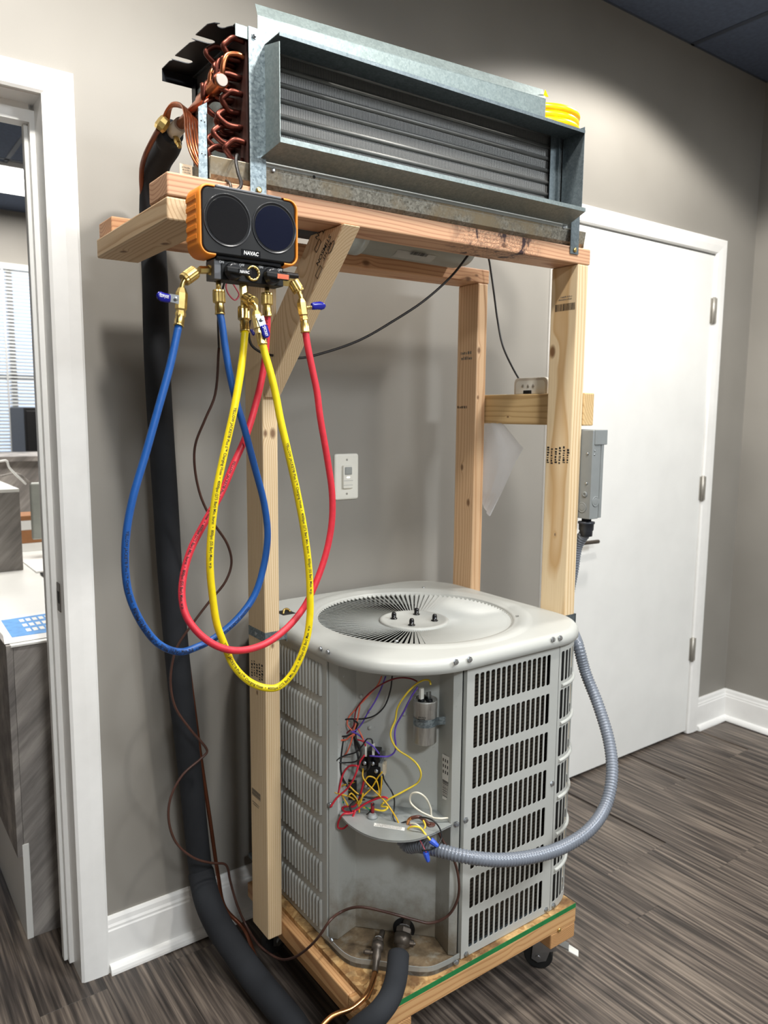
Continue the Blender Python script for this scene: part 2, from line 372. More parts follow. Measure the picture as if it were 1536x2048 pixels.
def text_tris(body, size=1.0, bold=0.0, shear=0.0):
    """vertices and faces of a line of lettering lying in XY, baseline at y=0"""
    key = (body, bold, shear)
    if key not in _glyphs:
        cu = bpy.data.curves.new('lettering', 'FONT'); cu.body = body; cu.size = 1; cu.resolution_u = 2; cu.offset = bold; cu.shear = shear
        ob = bpy.data.objects.new('lettering', cu); COL.objects.link(ob); dg = bpy.context.evaluated_depsgraph_get(); dg.update()
        me = bpy.data.meshes.new_from_object(ob.evaluated_get(dg)); _glyphs[key] = ([tuple(v.co) for v in me.vertices], [list(p.vertices) for p in me.polygons])
        bpy.data.objects.remove(ob); bpy.data.curves.remove(cu); bpy.data.meshes.remove(me)
    vs, fs = _glyphs[key]; return [(x*size, y*size) for x, y, z in vs], fs
def print_text(body, origin, ax, ay, size, mat, parent, name='lettering', bold=0.0, center=False, width=None, shear=0.0):
    vs, fs = text_tris(body, size, bold, shear); ax, ay = Vector(ax).normalized(), Vector(ay).normalized(); w = max(v[0] for v in vs)
    k = width/w if width else 1; off = w*k/2 if center else 0
    m = MB(); m.add([Vector(origin)+ax*(x*k-off)+ay*y for x, y in vs], fs); return m.build(name, mat, parent)
def barcode(origin, ax, ay, w, h, mat, parent, n=22, name='barcode', seed=1):
    rr = random.Random(seed); m = MB(); ax, ay, o = Vector(ax).normalized(), Vector(ay).normalized(), Vector(origin); x = 0
    while x < w:
        b = w/n*rr.choice((.3, .4, .7)); m.add([o+ax*x, o+ax*(x+b), o+ax*(x+b)+ay*h, o+ax*x+ay*h], [(0, 1, 2, 3)]); x += b+w/n*rr.choice((.3, .4, .6))
    return m.build(name, mat, parent)
def scribble(origin, ax, ay, w, h, rows, mat, parent, name='ink_stamp', seed=1, fill=.62):
    """rows of small worn print strokes"""
    rr = random.Random(seed); m = MB(); ax, ay, o = Vector(ax).normalized(), Vector(ay).normalized(), Vector(origin); rh = h/rows
    for r in range(rows):
        x = rr.uniform(0, w*.15)
        while x < w*rr.uniform(.8, 1):
            b = rh*rr.uniform(.15, .45)
            a0 = o+ax*x+ay*(r*rh+rh*.15); hh = rh*fill*rr.uniform(.6, 1)
            m.add([a0, a0+ax*b, a0+ax*b+ay*hh, a0+ay*hh], [(0, 1, 2, 3)]); x += b+rh*rr.uniform(.12, .3)
    return m.build(name, mat, parent)

# ================================================================== THE ROOM
XC = 2.8148; XL = -2.6; YF = -4.4; YFAR = 4.25; XFL = -2.6
O1a, O1b, O1h = -1.0, -.066, 2.0564      # doorway on the left
D2a, D2b = 1.600, 2.508                   # closed white door on the right
def wall_with_holes(name, x0, x1, z1, holes, y0, y1, mat):
    m = MB(); xs = x0
    for (a, b, h) in holes: m.box(xs, a, y0, y1, 0, z1); m.box(a, b, y0, y1, h, z1); xs = b
    m.box(xs, x1, y0, y1, 0, z1); return struct(m.build(name, mat))
wall_with_holes('wall_back', XL, XC+.12, CZ+.02, [(O1a-.02, O1b+.02, O1h+.02), (D2a-.02, D2b+.02, 2.07)], 0, .115, 'wall_paint_peel')
struct(MB().box(XC, XC+.12, YF, 0, 0, CZ+.02).build('wall_right', 'wall_paint_peel'))
struct(MB().box(XL-.12, XL, YF, YFAR, 0, CZ+.02).build('wall_left', 'wall_paint_peel'))
struct(MB().box(XL-.12, XC+.12, YF-.12, YF, 0, CZ+.02).build('wall_front', 'wall_paint_peel'))
struct(MB().box(XC, XC+.12, .115, YFAR, 0, CZ+.02).build('wall_far_right', 'wall_paint_peel'))
m = MB(); WA, WB, WZ0, WZ1 = -.9, 2.2, .55, 2.42
m.box(XL, WA, YFAR, YFAR+.12, 0, CZ); m.box(WB, XC, YFAR, YFAR+.12, 0, CZ); m.box(WA, WB, YFAR, YFAR+.12, 0, WZ0); m.box(WA, WB, YFAR, YFAR+.12, WZ1, CZ)
struct(m.build('wall_far', 'wall_paint_peel'))

# floor: planks laid towards the wall
fl = struct(MB().box(XL, XC, YF, YFAR, -.03, -.004).build('floor', 'floor_plank'))
pm = MB().box(-.07632, .07632, -.6083, .6083, -.004, 0).build('plank', 'floor_plank', fl, bevel=.0003, seg=1)
first = True; rr = random.Random(3)
xi = 0; x = -1.55
while x < XC-.02:
    y = -2.5+rr.choice((0, .2, .42, .63, .81, 1.03))-1.217; y1 = .05 if x > .12 else 1.6
    while y < y1:
        c = Vector((x+.0765, y+.6095, 0))
        if c.x+.0758 < XC and c.y < 1.6 and (c.y+.6 < .62 or c.x < .2):
            if first: place(pm, c+Vector((0, 0, -.004)), fl); first = False
            else: inst(pm, fl, c+Vector((0, 0, -.004)))
        y += 1.217
    x += .153

# ceiling: dark lay-in tiles and T-bars
ce = struct(MB().box(XL, XC, YF, YFAR, CZ+.012, CZ+.03).build('ceiling', 'ceiling_tile'))
tile = MB().box(-.298, .298, -.298, .298, CZ-.002, CZ+.012).build('ceiling_panel', 'ceiling_tile', ce, bevel=.002, seg=1); first = True
GX, GY = 2.267, .004
def lit(x, y): return any(abs(x-a) < .3 and abs(y-b) < .3 for a, b in PANELS+[(.62, 3.42)])
for i in range(-8, 2):
    for j in range(-7, 8):
        c = Vector((GX-.305+i*.61, GY-.305+j*.61, CZ-.002))
        if not (XL < c.x < XC and YF < c.y < YFAR): continue
        if c.y < -1.3 and c.x < -.6: continue
        if lit(c.x, c.y): continue
        if first: place(tile, c, ce); first = False
        else: inst(tile, ce, c)
m = MB()
for i in range(-8, 2): m.box(GX+i*.61-.012, GX+i*.61+.012, YF, YFAR, CZ-.004, CZ+.004)
for j in range(-7, 9): m.box(XL, XC, GY+j*.61-.012, GY+j*.61+.012, CZ-.004, CZ+.004)
m.build('grid_bar', 'ceiling_grid', ce)
for k, (x, y) in enumerate(PANELS):
    lt = thing('ceiling_light', (x, y, CZ-.03), ['unseen square fill light panel added behind the camera', 'unseen square fill light panel added over the open floor'][k], 'light', 'added fill light panels')
    MB().box(x-.3, x+.3, y-.3, y+.3, CZ-.02, CZ+.01).build('frame', 'white_trim', lt, bevel=.003); MB().box(x-.28, x+.28, y-.28, y+.28, CZ-.024, CZ-.021).build('diffuser', 'lamp_emit', lt)
lt = thing('ceiling_light', (.62, 3.42, CZ-.03), 'square white light panel in the dark ceiling beyond the doorway', 'light')
MB().box(.32, .92, 3.12, 3.72, CZ-.02, CZ+.01).build('frame', 'white_trim', lt, bevel=.003); MB().box(.34, .90, 3.14, 3.70, CZ-.024, CZ-.021).build('diffuser', 'lamp_emit', lt)
for (x_, y_, w_, h_), lb_ in zip(DOWN, ('round recessed downlight in the dark ceiling near the white door', 'round recessed downlight in the dark ceiling over the left doorway', 'round recessed downlight in the dark ceiling in front of the stand')):
  dl = thing('recessed_downlight', (x_, y_, CZ-.03), lb_, 'light', 'recessed downlights')
  MB(True).turn((x_, y_, CZ-.012), (x_, y_, CZ+.02), [(0, .075), (0, .095), (.004, .097), (.008, .095)], 32, cap=False).build('trim_ring', 'white_trim', dl)

# baseboards
def base_run(name, a, b, inward, cut=None):
    """profiled board + quarter-round shoe swept from a to b; inward = unit vector into the room"""
    a, b, n = Vector(a), Vector(b), Vector(inward)
    prof = [(0, .012), (.0135, .012), (.0135, .108), (.0115, .112), (.0115, .118), (.009, .124), (.008, .136), (.005, .143), (0, .143)]
    bd = MB(); bd.prism([a+n*d+Vector((0, 0, z)) for d, z in prof], b-a); o = struct(bd.build(name, 'white_trim'))
    shoe = [(.0135, 0), (.031, 0), (.0305, .006), (.028, .013), (.0235, .019), (.0135, .022)]
    MB().prism([a+n*d+Vector((0, 0, z)) for d, z in shoe], b-a).build('shoe_moulding', 'white_trim', o); return o
base_run('baseboard_back', (.0005, 0, 0), (D2a-.067, 0, 0), (0, -1, 0)); base_run('baseboard_back_end', (D2b+.0665, 0, 0), (XC, 0, 0), (0, -1, 0))
base_run('baseboard_right', (XC, -.001, 0), (XC, YF, 0), (-1, 0, 0))

# doorway 1 (left): casing with mitred corner, jamb, stop and strike plate
d1 = struct(MB().box(O1b, O1b+.018, .0, .115, 0, O1h+.018).build('door_1', 'white_trim'))
def casing_side(x_in, x_out, h_in, h_out, par, nm='casing'):
    s = 1 if x_out > x_in else -1
    pf = [(0, .010), (.006, .0145), (.5, .0175), (.9, .018), (1, .015)]
    m = MB(); P = []
    for (w, t) in [(0, .010), (.1, .0145), (.55, .0175), (.92, .018), (1, .015)]:
        x = x_in+(x_out-x_in)*w; h = h_in+(h_out-h_in)*w; P.append((x, t, h))
    rings = [[(P[0][0], 0, 0)]+[(x, -t, 0) for x, t, h in P]+[(P[-1][0], 0, 0)], [(P[0][0], 0, P[0][2])]+[(x, -t, h) for x, t, h in P]+[(P[-1][0], 0, P[-1][2])]]
    m.loft(rings, True, True, True, False); return m.build(nm, 'white_trim', par)
def casing_head(xa_in, xa_out, xb_in, xb_out, h_in, h_out, par):
    m = MB(); A = []; B = []
    for (w, t) in [(0, .010), (.1, .0145), (.55, .0175), (.92, .018), (1, .015)]:
        h = h_in+(h_out-h_in)*w; A.append((xa_in+(xa_out-xa_in)*w, -t, h)); B.append((xb_in+(xb_out-xb_in)*w, -t, h))
    ra = [(A[0][0], 0, h_in)]+A+[(A[-1][0], 0, h_out)]; rb = [(B[0][0], 0, h_in)]+B+[(B[-1][0], 0, h_out)]
    m.loft([ra, rb], True, True, True, False); return m.build('casing', 'white_trim', par)
casing_side(O1b, 0, O1h, 2.11, d1); casing_side(O1a, O1a-.066, O1h, 2.11, d1); casing_head(O1a, O1a-.066, O1b, 0, O1h, 2.11, d1)
MB().box(O1a-.018, O1a, 0, .115, 0, O1h+.018).build('jamb', 'white_trim', d1); MB().box(O1a, O1b, 0, .115, O1h-.002, O1h+.018).build('jamb', 'white_trim', d1)
MB().box(O1b-.011, O1b, .060, .098, 0.012, O1h-.014).build('door_stop', 'white_trim', d1); MB().box(O1a, O1b-.011, .060, .098, O1h-.040, O1h-.002).build('door_stop', 'white_trim', d1)
MB().box(O1b-.020, O1b-.011, .076, .098, .012, O1h-.040).build('weather_strip', 'white_paint', d1, bevel=.002)
MB().box(O1b-.0016, O1b-.0002, .024, .052, .925, .993).build('strike_plate', 'dark_bronze', d1); MB().box(O1b-.0022, O1b-.0006, .031, .045, .945, .973).build('strike_hole', 'rubber_black', d1)

# door 2 (right): slab, casing, hinges, lever
d2 = struct(MB().box(D2a+.004, D2b-.004, -.004, .040, .012, 2.045).build('door_2', 'white_paint', bevel=.0015))
casing_side(D2b-.001, D2b+.066, 2.0505, 2.11, d2); casing_side(D2a+.001, D2a-.066, 2.0505, 2.11, d2); casing_head(D2a+.001, D2a-.066, D2b-.001, D2b+.066, 2.0505, 2.11, d2)
MB().box(D2b, D2b+.018, 0, .115, 0, 2.0705).build('jamb', 'white_trim', d2); MB().box(D2a-.018, D2a, 0, .115, 0, 2.0705).build('jamb', 'white_trim', d2); MB().box(D2a, D2b, 0, .115, 2.0505, 2.0705).build('jamb', 'white_trim', d2)
MB().box(D2a, D2b, .05, .115, 0, 2.0505).build('backing', 'black_cab', d2)
for z in (1.775, 1.04, .335):
    m = MB(); m.box(D2b-.014, D2b-.003, -.0065, -.003, z, z+.1); m.box(D2b+.001, D2b+.012, -.0185, -.004, z, z+.1); m.cyl((D2b-.001, -.012, z-.004), (D2b-.001, -.012, z+.104), .0065, 10)
    m.build('hinge', 'nickel', d2)
lx, lz = D2a+.075, .935
m = MB(); m.turn((lx, -.004, lz), (lx, -.05, lz), [(0, .031), (.006, .031), (.009, .014), (.045, .012), (.048, .011)], 20)
m.tube(catmull([(lx, -.048, lz), (lx+.03, -.052, lz), (lx+.075, -.050, lz-.001), (lx+.112, -.048, lz-.002)], 5), .0075, 10); m.build('lever_handle', 'dark_bronze', d2)

# wall switch
sw = thing('wall_switch', (.7095, -.001, 1.145), 'white occupancy sensor wall switch plate on the gray wall', 'switch')
sx, sz = .7095, 1.2131
def rounded_rect(x0, x1, z0, z1, r, n=5):
    P = []
    for cx, cz, a0 in ((x1-r, z1-r, 0), (x0+r, z1-r, 90), (x0+r, z0+r, 180), (x1-r, z0+r, 270)):
        for k in range(n+1): a = math.radians(a0+90*k/n); P.append((cx+r*math.cos(a), cz+r*math.sin(a)))
    return P
def plate_y(m, x0, x1, z0, z1, r, ylist, insets, smooth=True, cap0=False):
    rings = [[(x, y, z) for x, z in rounded_rect(x0+i, x1-i, z0+i, z1-i, max(r-i, .0006))] for y, i in zip(ylist, insets)]
    return m.loft(rings, True, cap0, True, smooth)
m = MB(); plate_y(m, sx-.0405, sx+.0405, sz-.0655, sz+.0655, .008, (-.0005, -.003, -.0055, -.0065), (0, 0, .0015, .006)); m.build('cover_plate', 'plate_white', sw)
m = MB(); plate_y(m, sx-.0165, sx+.0165, sz-.033, sz+.033, .003, (-.006, -.0125, -.014), (0, 0, .0015)); s2 = m.build('sensor_switch', 'plate_white', sw)
m = MB(); plate_y(m, sx-.012, sx+.012, sz+.006, sz+.028, .002, (-.0138, -.0155, -.0165), (0, .0005, .004)); m.build('sensor_lens', 'lens_gray', s2)
MB().box(sx-.005, sx+.005, -.0146, -.0138, sz-.003, sz+.0005).build('indicator', 'led_emit', s2)
for z in (sz-.011, sz-.024): MB().box(sx-.0155, sx+.0155, -.0143, -.0139, z, z+.0009).build('groove', 'lens_gray', s2)
for z in (sz-.0485, sz+.0485): MB(True).turn((sx, -.006, z), (sx, -.009, z), [(0, .0033), (.0012, .003), (.0018, .001)], 12).build('screw', 'nickel', sw)
# ================================================================== THE OFFICE BEYOND THE DOORWAY
w1 = struct(MB().box(WA, WB, YFAR+.03, YFAR+.10, WZ0, WZ0+.03).build('window_1', 'white_trim'))
m = MB()
for x in (WA, .62, WB-.04): m.box(x, x+.04, YFAR+.03, YFAR+.10, WZ0, WZ1)
for z in (WZ1-.03, 1.62): m.box(WA, WB, YFAR+.03, YFAR+.10, z, z+.03)
m.build('window_frame', 'white_trim', w1)
MB().box(WA, WB, YFAR+.060, YFAR+.064, WZ0, WZ1).build('window_pane', 'window_glass', w1)
MB().box(WA, WB, YFAR-.04, YFAR-.005, WZ1-.04, WZ1).build('blind_head', 'blind_slat', w1)
sl = None
for k in range(74):
    z = WZ0+.03+k*.0245
    if sl is None:
        m = MB(); c, s = math.cos(.62)*.012, math.sin(.62)*.012; m.hexa([(WA+.01, YFAR-.022-c, z-s), (WB-.01, YFAR-.022-c, z-s), (WB-.01, YFAR-.022+c, z+s), (WA+.01, YFAR-.022+c, z+s)]+[(WA+.01, YFAR-.022-c, z-s+.0008), (WB-.01, YFAR-.022-c, z-s+.0008), (WB-.01, YFAR-.022+c, z+s+.0008), (WA+.01, YFAR-.022+c, z+s+.0008)]); sl = m.build('blind_slat', 'blind_slat', w1); b0 = WORLD[sl.name].copy(); z0 = z
    else: inst(sl, w1, b0+Vector((0, 0, z-z0)))
m = MB()
for x in (.42, .58, .95): m.box(x, x+.012, YFAR-.036, YFAR-.034, WZ0+.03, WZ1-.03)
m.build('blind_tape', 'blind_slat', w1)

dx0, dy0, dzt = -.1535, .2350, .806
de = thing('reception_desk', (.3, .6, 0), 'gray slate laminate reception desk with white top beyond the doorway', 'desk')
MB().box(dx0+.016, 1.1, dy0, dy0+.03, .0, dzt-.008).build('end_panel', 'laminate_stone', de, bevel=.001)
MB().box(dx0, dx0+.0155, dy0-.001, 1.75, .235, dzt-.001).build('side_panel', 'laminate_stone', de, bevel=.001)
MB().box(dx0+.012, dx0+.028, dy0-.002, 1.75, .0, .268).build('toe_kick', 'desk_white', de, bevel=.001)
MB().box(dx0+.010, 1.1, dy0-.006, 2.08, dzt-.006, dzt).build('desk_top', 'desk_white', de, bevel=.001)
pa = thing('printed_sheet', (-.03, .36, dzt), 'white sheet printed with a blue chart on the desk corner', 'paper')
A_, B_, C_, D_ = PZ(0, 1238, dzt+.001), PZ(100, 1222, dzt+.001), PZ(112, 1272, dzt+.001), PZ(9, 1289, dzt+.001)
MB().prism([A_, B_, C_, D_], (0, 0, .0008)).build('sheet', 'paper_white', pa)
E1, E2, E3, E4 = PZ(2, 1241, dzt+.002), PZ(100, 1226, dzt+.002), PZ(112, 1262, dzt+.002), PZ(24, 1275, dzt+.002)
pb = MB().prism([E1, E2, E3, E4], (0, 0, .0004)).build('blue_print', 'paper_blue', pa)
m = MB(); ux, uy = (E2-E1), (E4-E1)
for i in range(5):
    for j in range(3):
        o = E1+ux*(.32+.13*i)+uy*(.12+.28*j)+Vector((0, 0, .0008)); m.add([o, o+ux*.09, o+ux*.09+uy*.16, o+uy*.16], [(0, 1, 2, 3)])
m.build('chart_cells', 'paper_white', pb, kind='stuff')
# raised laminate end block standing on the desk, with a bunch of cables on top
q = PZ(47, 1140, dzt); bx1, by = q.x, q.y; bz = PX(40, 978, bx1).z
rb = thing('desk_hutch', (bx1-.3, by+.2, dzt), 'tall gray laminate hutch block standing on the white desk', 'hutch')
MB().box(bx1-.6, bx1, by, by+.018, dzt+.0005, bz-.012).build('front_panel', 'laminate_stone', rb, bevel=.001); MB().box(bx1-.6, bx1, by, by+.45, bz-.012, bz).build('hutch_top', 'desk_white', rb, bevel=.001)
MB().box(bx1-.018, bx1, by+.018, by+.45, dzt+.0005, bz-.012).build('side_panel', 'laminate_stone', rb)
cb = thing('cable_bundle', (bx1-.12, by+.12, bz), 'tangled pale cables heaped on the laminate hutch', 'cables'); rr = random.Random(8)
for k in range(12):
    c0 = Vector((bx1-.16+rr.uniform(-.05, .05), by+.12+rr.uniform(-.04, .06), bz+.006)); pts = [c0+Vector((rr.uniform(-.02, .08)*j/2, rr.uniform(-.05, .05), rr.uniform(.01, .10) if 0 < j < 5 else .0)) for j in range(6)]
    MB(True).tube(catmull(pts, 4), .004, 6).build('cable', rr.choice(['wire_white', 'leafy', 'paper_white', 'leafy', 'wire_white']), cb)
mo = thing('monitor', (.30, 1.40, dzt), 'back of a gray monitor on the far end of the desk', 'monitor')
m0, m1 = PY(60, 966, 1.42), PY(92, 1078, 1.42)
MB().box(m0.x, m0.x+.42, 1.42, 1.445, m1.z, m0.z).build('screen_back', 'monitor_gray', mo, bevel=.008, seg=3); MB().box(m0.x+.16, m0.x+.24, 1.43, 1.45, dzt+.001, m1.z+.05).build('stand', 'monitor_gray', mo, bevel=.004)
fb_ = thing('filing_box_shelf', (.25, 1.68, dzt), 'small stack of brown and white file boxes behind the monitor', 'boxes')
z = dzt+.0005
for k, (h, mt) in enumerate(((.035, 'paper_white'), (.055, 'box_brown'), (.04, 'paper_white'), (.02, 'box_brown'))): MB().box(.14, .42, 1.60, 1.74, z, z+h).build('file_box', mt, fb_, bevel=.002); z += h+.0005
bc = thing('back_counter', (.5, 2.3, 0), 'gray laminate counter wall far behind the desk', 'counter')
MB().box(.0, 1.6, 2.10, 2.13, 0, 1.155).build('front_panel', 'laminate_stone', bc); MB().box(.0, 1.6, 2.08, 2.50, 1.155, 1.18).build('counter_top', 'laminate_stone', bc, bevel=.002)
ph = thing('phone', (.14, .8, dzt), 'dark smartphone lying on the white desk', 'phone'); p0, p1 = PZ(81, 1150, dzt+.001), PZ(95, 1175, dzt+.001)
MB().box(p0.x, p0.x+.09, p1.y-.02, p0.y+.01, dzt+.0008, dzt+.009).build('body', 'black_plastic', ph, bevel=.003, seg=3); MB().box(p0.x+.005, p0.x+.085, p1.y-.014, p0.y+.004, dzt+.009, dzt+.0094).build('screen', 'screen_glass', ph)
pn = thing('pen', (.16, 1.2, dzt), 'blue pen on papers at the far end of the desk', 'pen'); g0, g1 = PZ(50, 1083, dzt+.012), PZ(92, 1076, dzt+.012)
MB(True).turn(g0, g1, [(0, .002), (.006, .005), ((g1-g0).length, .005)], 8).build('barrel', 'nut_blue', pn)
pp = thing('paper_stack', (.2, 1.2, dzt), 'loose white papers beside the monitor', 'paper'); MB().box(.10, .40, 1.12, 1.36, dzt+.0006, dzt+.006).build('sheets', 'paper_white', pp)
ca = thing('dark_cabinet', (.75, 3.6, 0), 'dark gray metal cabinet in front of the window blinds', 'cabinet'); c0 = PY(47, 815, 3.4)
MB().box(c0.x, c0.x+.5, 3.4, 3.85, 0, c0.z).build('body', 'black_cab', ca, bevel=.004); MB().box(c0.x+.012, c0.x+.488, 3.385, 3.40, c0.z-.36, c0.z-.02).build('drawer', 'black_cab', ca, bevel=.003); MB().box(c0.x+.012, c0.x+.488, 3.385, 3.40, c0.z-.74, c0.z-.38).build('drawer', 'black_cab', ca, bevel=.003)
MB().box(c0.x+.18, c0.x+.30, 3.37, 3.385, c0.z-.20, c0.z-.17).build('handle', 'nickel', ca, bevel=.003)
# ================================================================== WOODEN STAND
st = thing('wooden_stand', (.65, -.4, 0), 'rolling wooden stand of two-by-four lumber carrying the air conditioner parts', 'stand')
def TZ(x): return .0115*x       # the whole top leans up slightly to the right
BZ0, BZ1 = 1.7415, 1.7790
def lumber(name, x0, x1, y0, y1, z0, z1, mat, lean=False, bev=.003):
    m = MB(); a, b = (TZ(x0), TZ(x1)) if lean else (0, 0)
    m.hexa([(x0, y0, z0+a), (x1, y0, z0+b), (x1, y1, z0+b), (x0, y1, z0+a), (x0, y0, z1+a), (x1, y0, z1+b), (x1, y1, z1+b), (x0, y1, z1+a)])
    return m.build(name, mat, st, bevel=bev, seg=2)
wood('fir_front_beam', 0, RED_L, RED_D, 300, (.02, .12), [(.235, -.044, .02, .006)], stain=(.22, -.044, .026, .15))
wood('fir_back_beam', 0, FIR_L, FIR_D, 300, (.03, .09), [(.1, -.04, .02, .008), (.44, -.04, .018, .007), (.47, -.04, .03, .005)])
wood('pine_cross', 1, srgb(216, 188, 150), srgb(178, 140, 100), 280, (.05, .06), [(.02, -.02, 0, .008), (-.02, .1, 0, .007)])
wood('pine_right_post', 2, PINE_L, srgb(196, 156, 104), 200, (.15, .02), [(-.019, .03, 1.41, .010), (-.019, .0, .95, .003)])
wood('fir_back_post', 2, srgb(224, 188, 148), srgb(194, 146, 104), 260, (.07, .10), [(-.019, .01, 1.1, .006), (-.01, -.04, 1.43, .006), (-.01, -.04, 1.30, .004), (-.019, -.02, 1.0, .007)])
wood('pine_left_post', 2, PINE_L, srgb(198, 158, 108), 420, (.10, -.08), [(.006, -.045, 1.20, .008), (-.012, -.045, 1.2, .006), (.0, -.045, .72, .005), (-.019, .0, .6, .004)])
wood('pine_brace', 2, srgb(224, 198, 160), srgb(192, 156, 112), 420, (.12, .02), [(.0, -.03, .24, .003)])
wood('pine_bar', 1, srgb(214, 184, 134), srgb(178, 142, 92), 240, (.08, .10), [(-.019, .05, .02, .003)])
wood('fir_rail_x', 0, srgb(212, 168, 116), srgb(176, 122, 72), 300, (.05, .08), [(.1, -.05, .02, .006)])
wood('fir_rail_y', 1, srgb(208, 162, 112), srgb(176, 122, 74), 260, (.08, .05))
wood('fir_block', 1, srgb(206, 158, 106), srgb(150, 100, 58), 520, (-.03, -.03))
fb = lumber('beam', -.0062, 1.0480, -.5656, -.4790, BZ0, BZ1, 'fir_front_beam', True)
bb = lumber('beam', .0080, 1.0440, -.2180, -.1320, BZ0, BZ1, 'fir_back_beam', True)
cr = lumber('cross_beam', -.0072, .0780, -.5650, -.1650, 1.7030, 1.7400, 'pine_cross')
rp = lumber('post', 1.0050, 1.0420, -.5656, -.4820, .140, BZ0+TZ(1.02)-.0005, 'pine_right_post')
bp = lumber('post', 1.0030, 1.0400, -.2180, -.1360, .140, BZ0+TZ(1.02)-.0005, 'fir_back_post')
lp = lumber('post', .2870, .3245, -.3165, -.2320, .147, 1.7750, 'pine_left_post')
# knee brace from left post up to the front beam, cut level at the top
m = MB(); A = (-.574, 1.7445); A2 = (-.452, 1.7445); B2 = (-.317, 1.572); B1 = (-.317, 1.436); B0 = (-.326, 1.424)
def xs(z): return (z-1.424)/(1.7445-1.424)*.041
poly = [A, A2, B2, B1, B0]
rA = [(.2880+xs(z), y, z) for y, z in poly]; rB = [(.3245+xs(z)*1.08, y, z) for y, z in poly]
m.loft([rA, rB], True, True, True, False); br = m.build('brace', 'pine_brace', st, bevel=.002, seg=1)
ba = lumber('cross_bar', 1.0425, 1.0810, -.5690, -.1450, 1.3665, 1.4475, 'pine_bar')
# base
fr = lumber('rail', .3250, .9467, -.6881, -.6020, .1402, .1800, 'fir_rail_x')
lr = lumber('rail', .3250, .4100, -.6015, -.1250, .1402, .1800, 'fir_rail_y')
lumber('rail', .8617, .9467, -.6015, -.1250, .1402, .1800, 'fir_rail_y'); lumber('rail', .4105, .8612, -.2100, -.1250, .1402, .1800, 'fir_rail_x')
lumber('rail', .9470, 1.0045, -.5640, -.4800, .1402, .1800, 'fir_rail_x'); lumber('rail', .9470, 1.0025, -.2180, -.1380, .1402, .1800, 'fir_rail_x')
for x0, x1 in ((.3400, .4290), (.8580, .9455)): lumber('foot_block', x0, x1, -.6875, -.1260, .1010, .1400, 'fir_block')
dk = MB().box(.3440, .9440, -.6881, -.1250, .1801, .1920).build('deck', 'strand_board', st)
MB().box(.3440, .9440, -.6889, -.6879, .1803, .1919).build('painted_edge', 'green_paint', dk)
def caster(x, y, ang):
    c = Matrix.Translation((x, y, 0)) @ Matrix.Rotation(ang, 4, 'Z')
    T = lambda *p: c @ Vector(p)
    e = bpy.data.objects.new('caster', None); COL.objects.link(e); place(e, Vector((x, y, 0)), st)
    m = MB(); m.cyl(T(-.011, .014, .0365), T(.011, .014, .0365), .036, 24); m.build('wheel', 'rubber_black', e, bevel=.003)
    m = MB(); m.hexa([T(-.03, -.03, .097), T(.03, -.03, .097), T(.03, .03, .097), T(-.03, .03, .097), T(-.03, -.03, .1008), T(.03, -.03, .1008), T(.03, .03, .1008), T(-.03, .03, .1008)])
    m.cyl(T(0, 0, .086), T(0, 0, .097), .022, 20)
    for s in (-1, 1): m.prism([T(s*.0155, -.024, .088), T(s*.0155, .026, .088), T(s*.0155, .030, .030), T(s*.0155, .014, .022), T(s*.0155, -.006, .030)], T(s*.0175, 0, 0)-T(s*.0155, 0, 0))
    m.prism([T(-.0155, -.018, .086), T(.0155, -.018, .086), T(.0155, .02, .086), T(-.0155, .02, .086)], (0, 0, .002)); m.cyl(T(-.021, .014, .0365), T(.021, .014, .0365), .006, 10)
    m.build('fork', 'steel_zinc', e)
    m = MB(); m.prism([T(-.012, -.016, .080), T(.012, -.016, .080), T(.013, -.060, .066), T(-.013, -.060, .066)], (0, 0, .004)); m.prism([T(-.018, -.03, .062), T(-.018, -.03, .082), T(-.018, .01, .084), T(-.018, .01, .05)], T(.002, 0, 0)-T(0, 0, 0)); m.build('brake_arm', 'steel_zinc', e)
    q4 = [T(-.013, -.052, .066), T(.013, -.052, .066), T(.011, -.084, .052), T(-.011, -.084, .052)]; m = MB(); m.hexa(q4+[p+Vector((0, 0, .005)) for p in q4]); m.build('brake_pedal', 'caster_white', e, bevel=.002)
caster(.902, -.630, math.radians(38)); caster(.386, -.625, math.radians(-20)); caster(.902, -.18, math.radians(150)); caster(.386, -.18, math.radians(100))
# galvanised straps tying the posts to the condenser
m = MB(); T_ = .0012
m.box(.2858, .2870, -.3190, -.2360, .878, .9000); m.box(.2858, .3420, -.3189, -.3177, .878, .9000); m.box(.3410, .3422, -.3190, -.30, .872, .9000); s1 = m.build('strap', 'galv_strap', st)
MB(True).turn((.2858, -.277, .889), (.2825, -.277, .889), [(0, .005), (.002, .005), (.003, .002)], 6).build('screw', 'steel_zinc', s1)
m = MB(); m.box(.9900, 1.0460, -.5682, -.5670, .850, .8870); m.box(1.0428, 1.0440, -.5682, -.50, .850, .8870); m.build('strap', 'galv_dark', st)
# brass-coloured screws in the front rail
MB(True).turn((.885, -.6881, .1445), (.885, -.6925, .1445), [(0, .0048), (.003, .0052), (.0042, .003)], 12).build('screw', 'brass', fr)
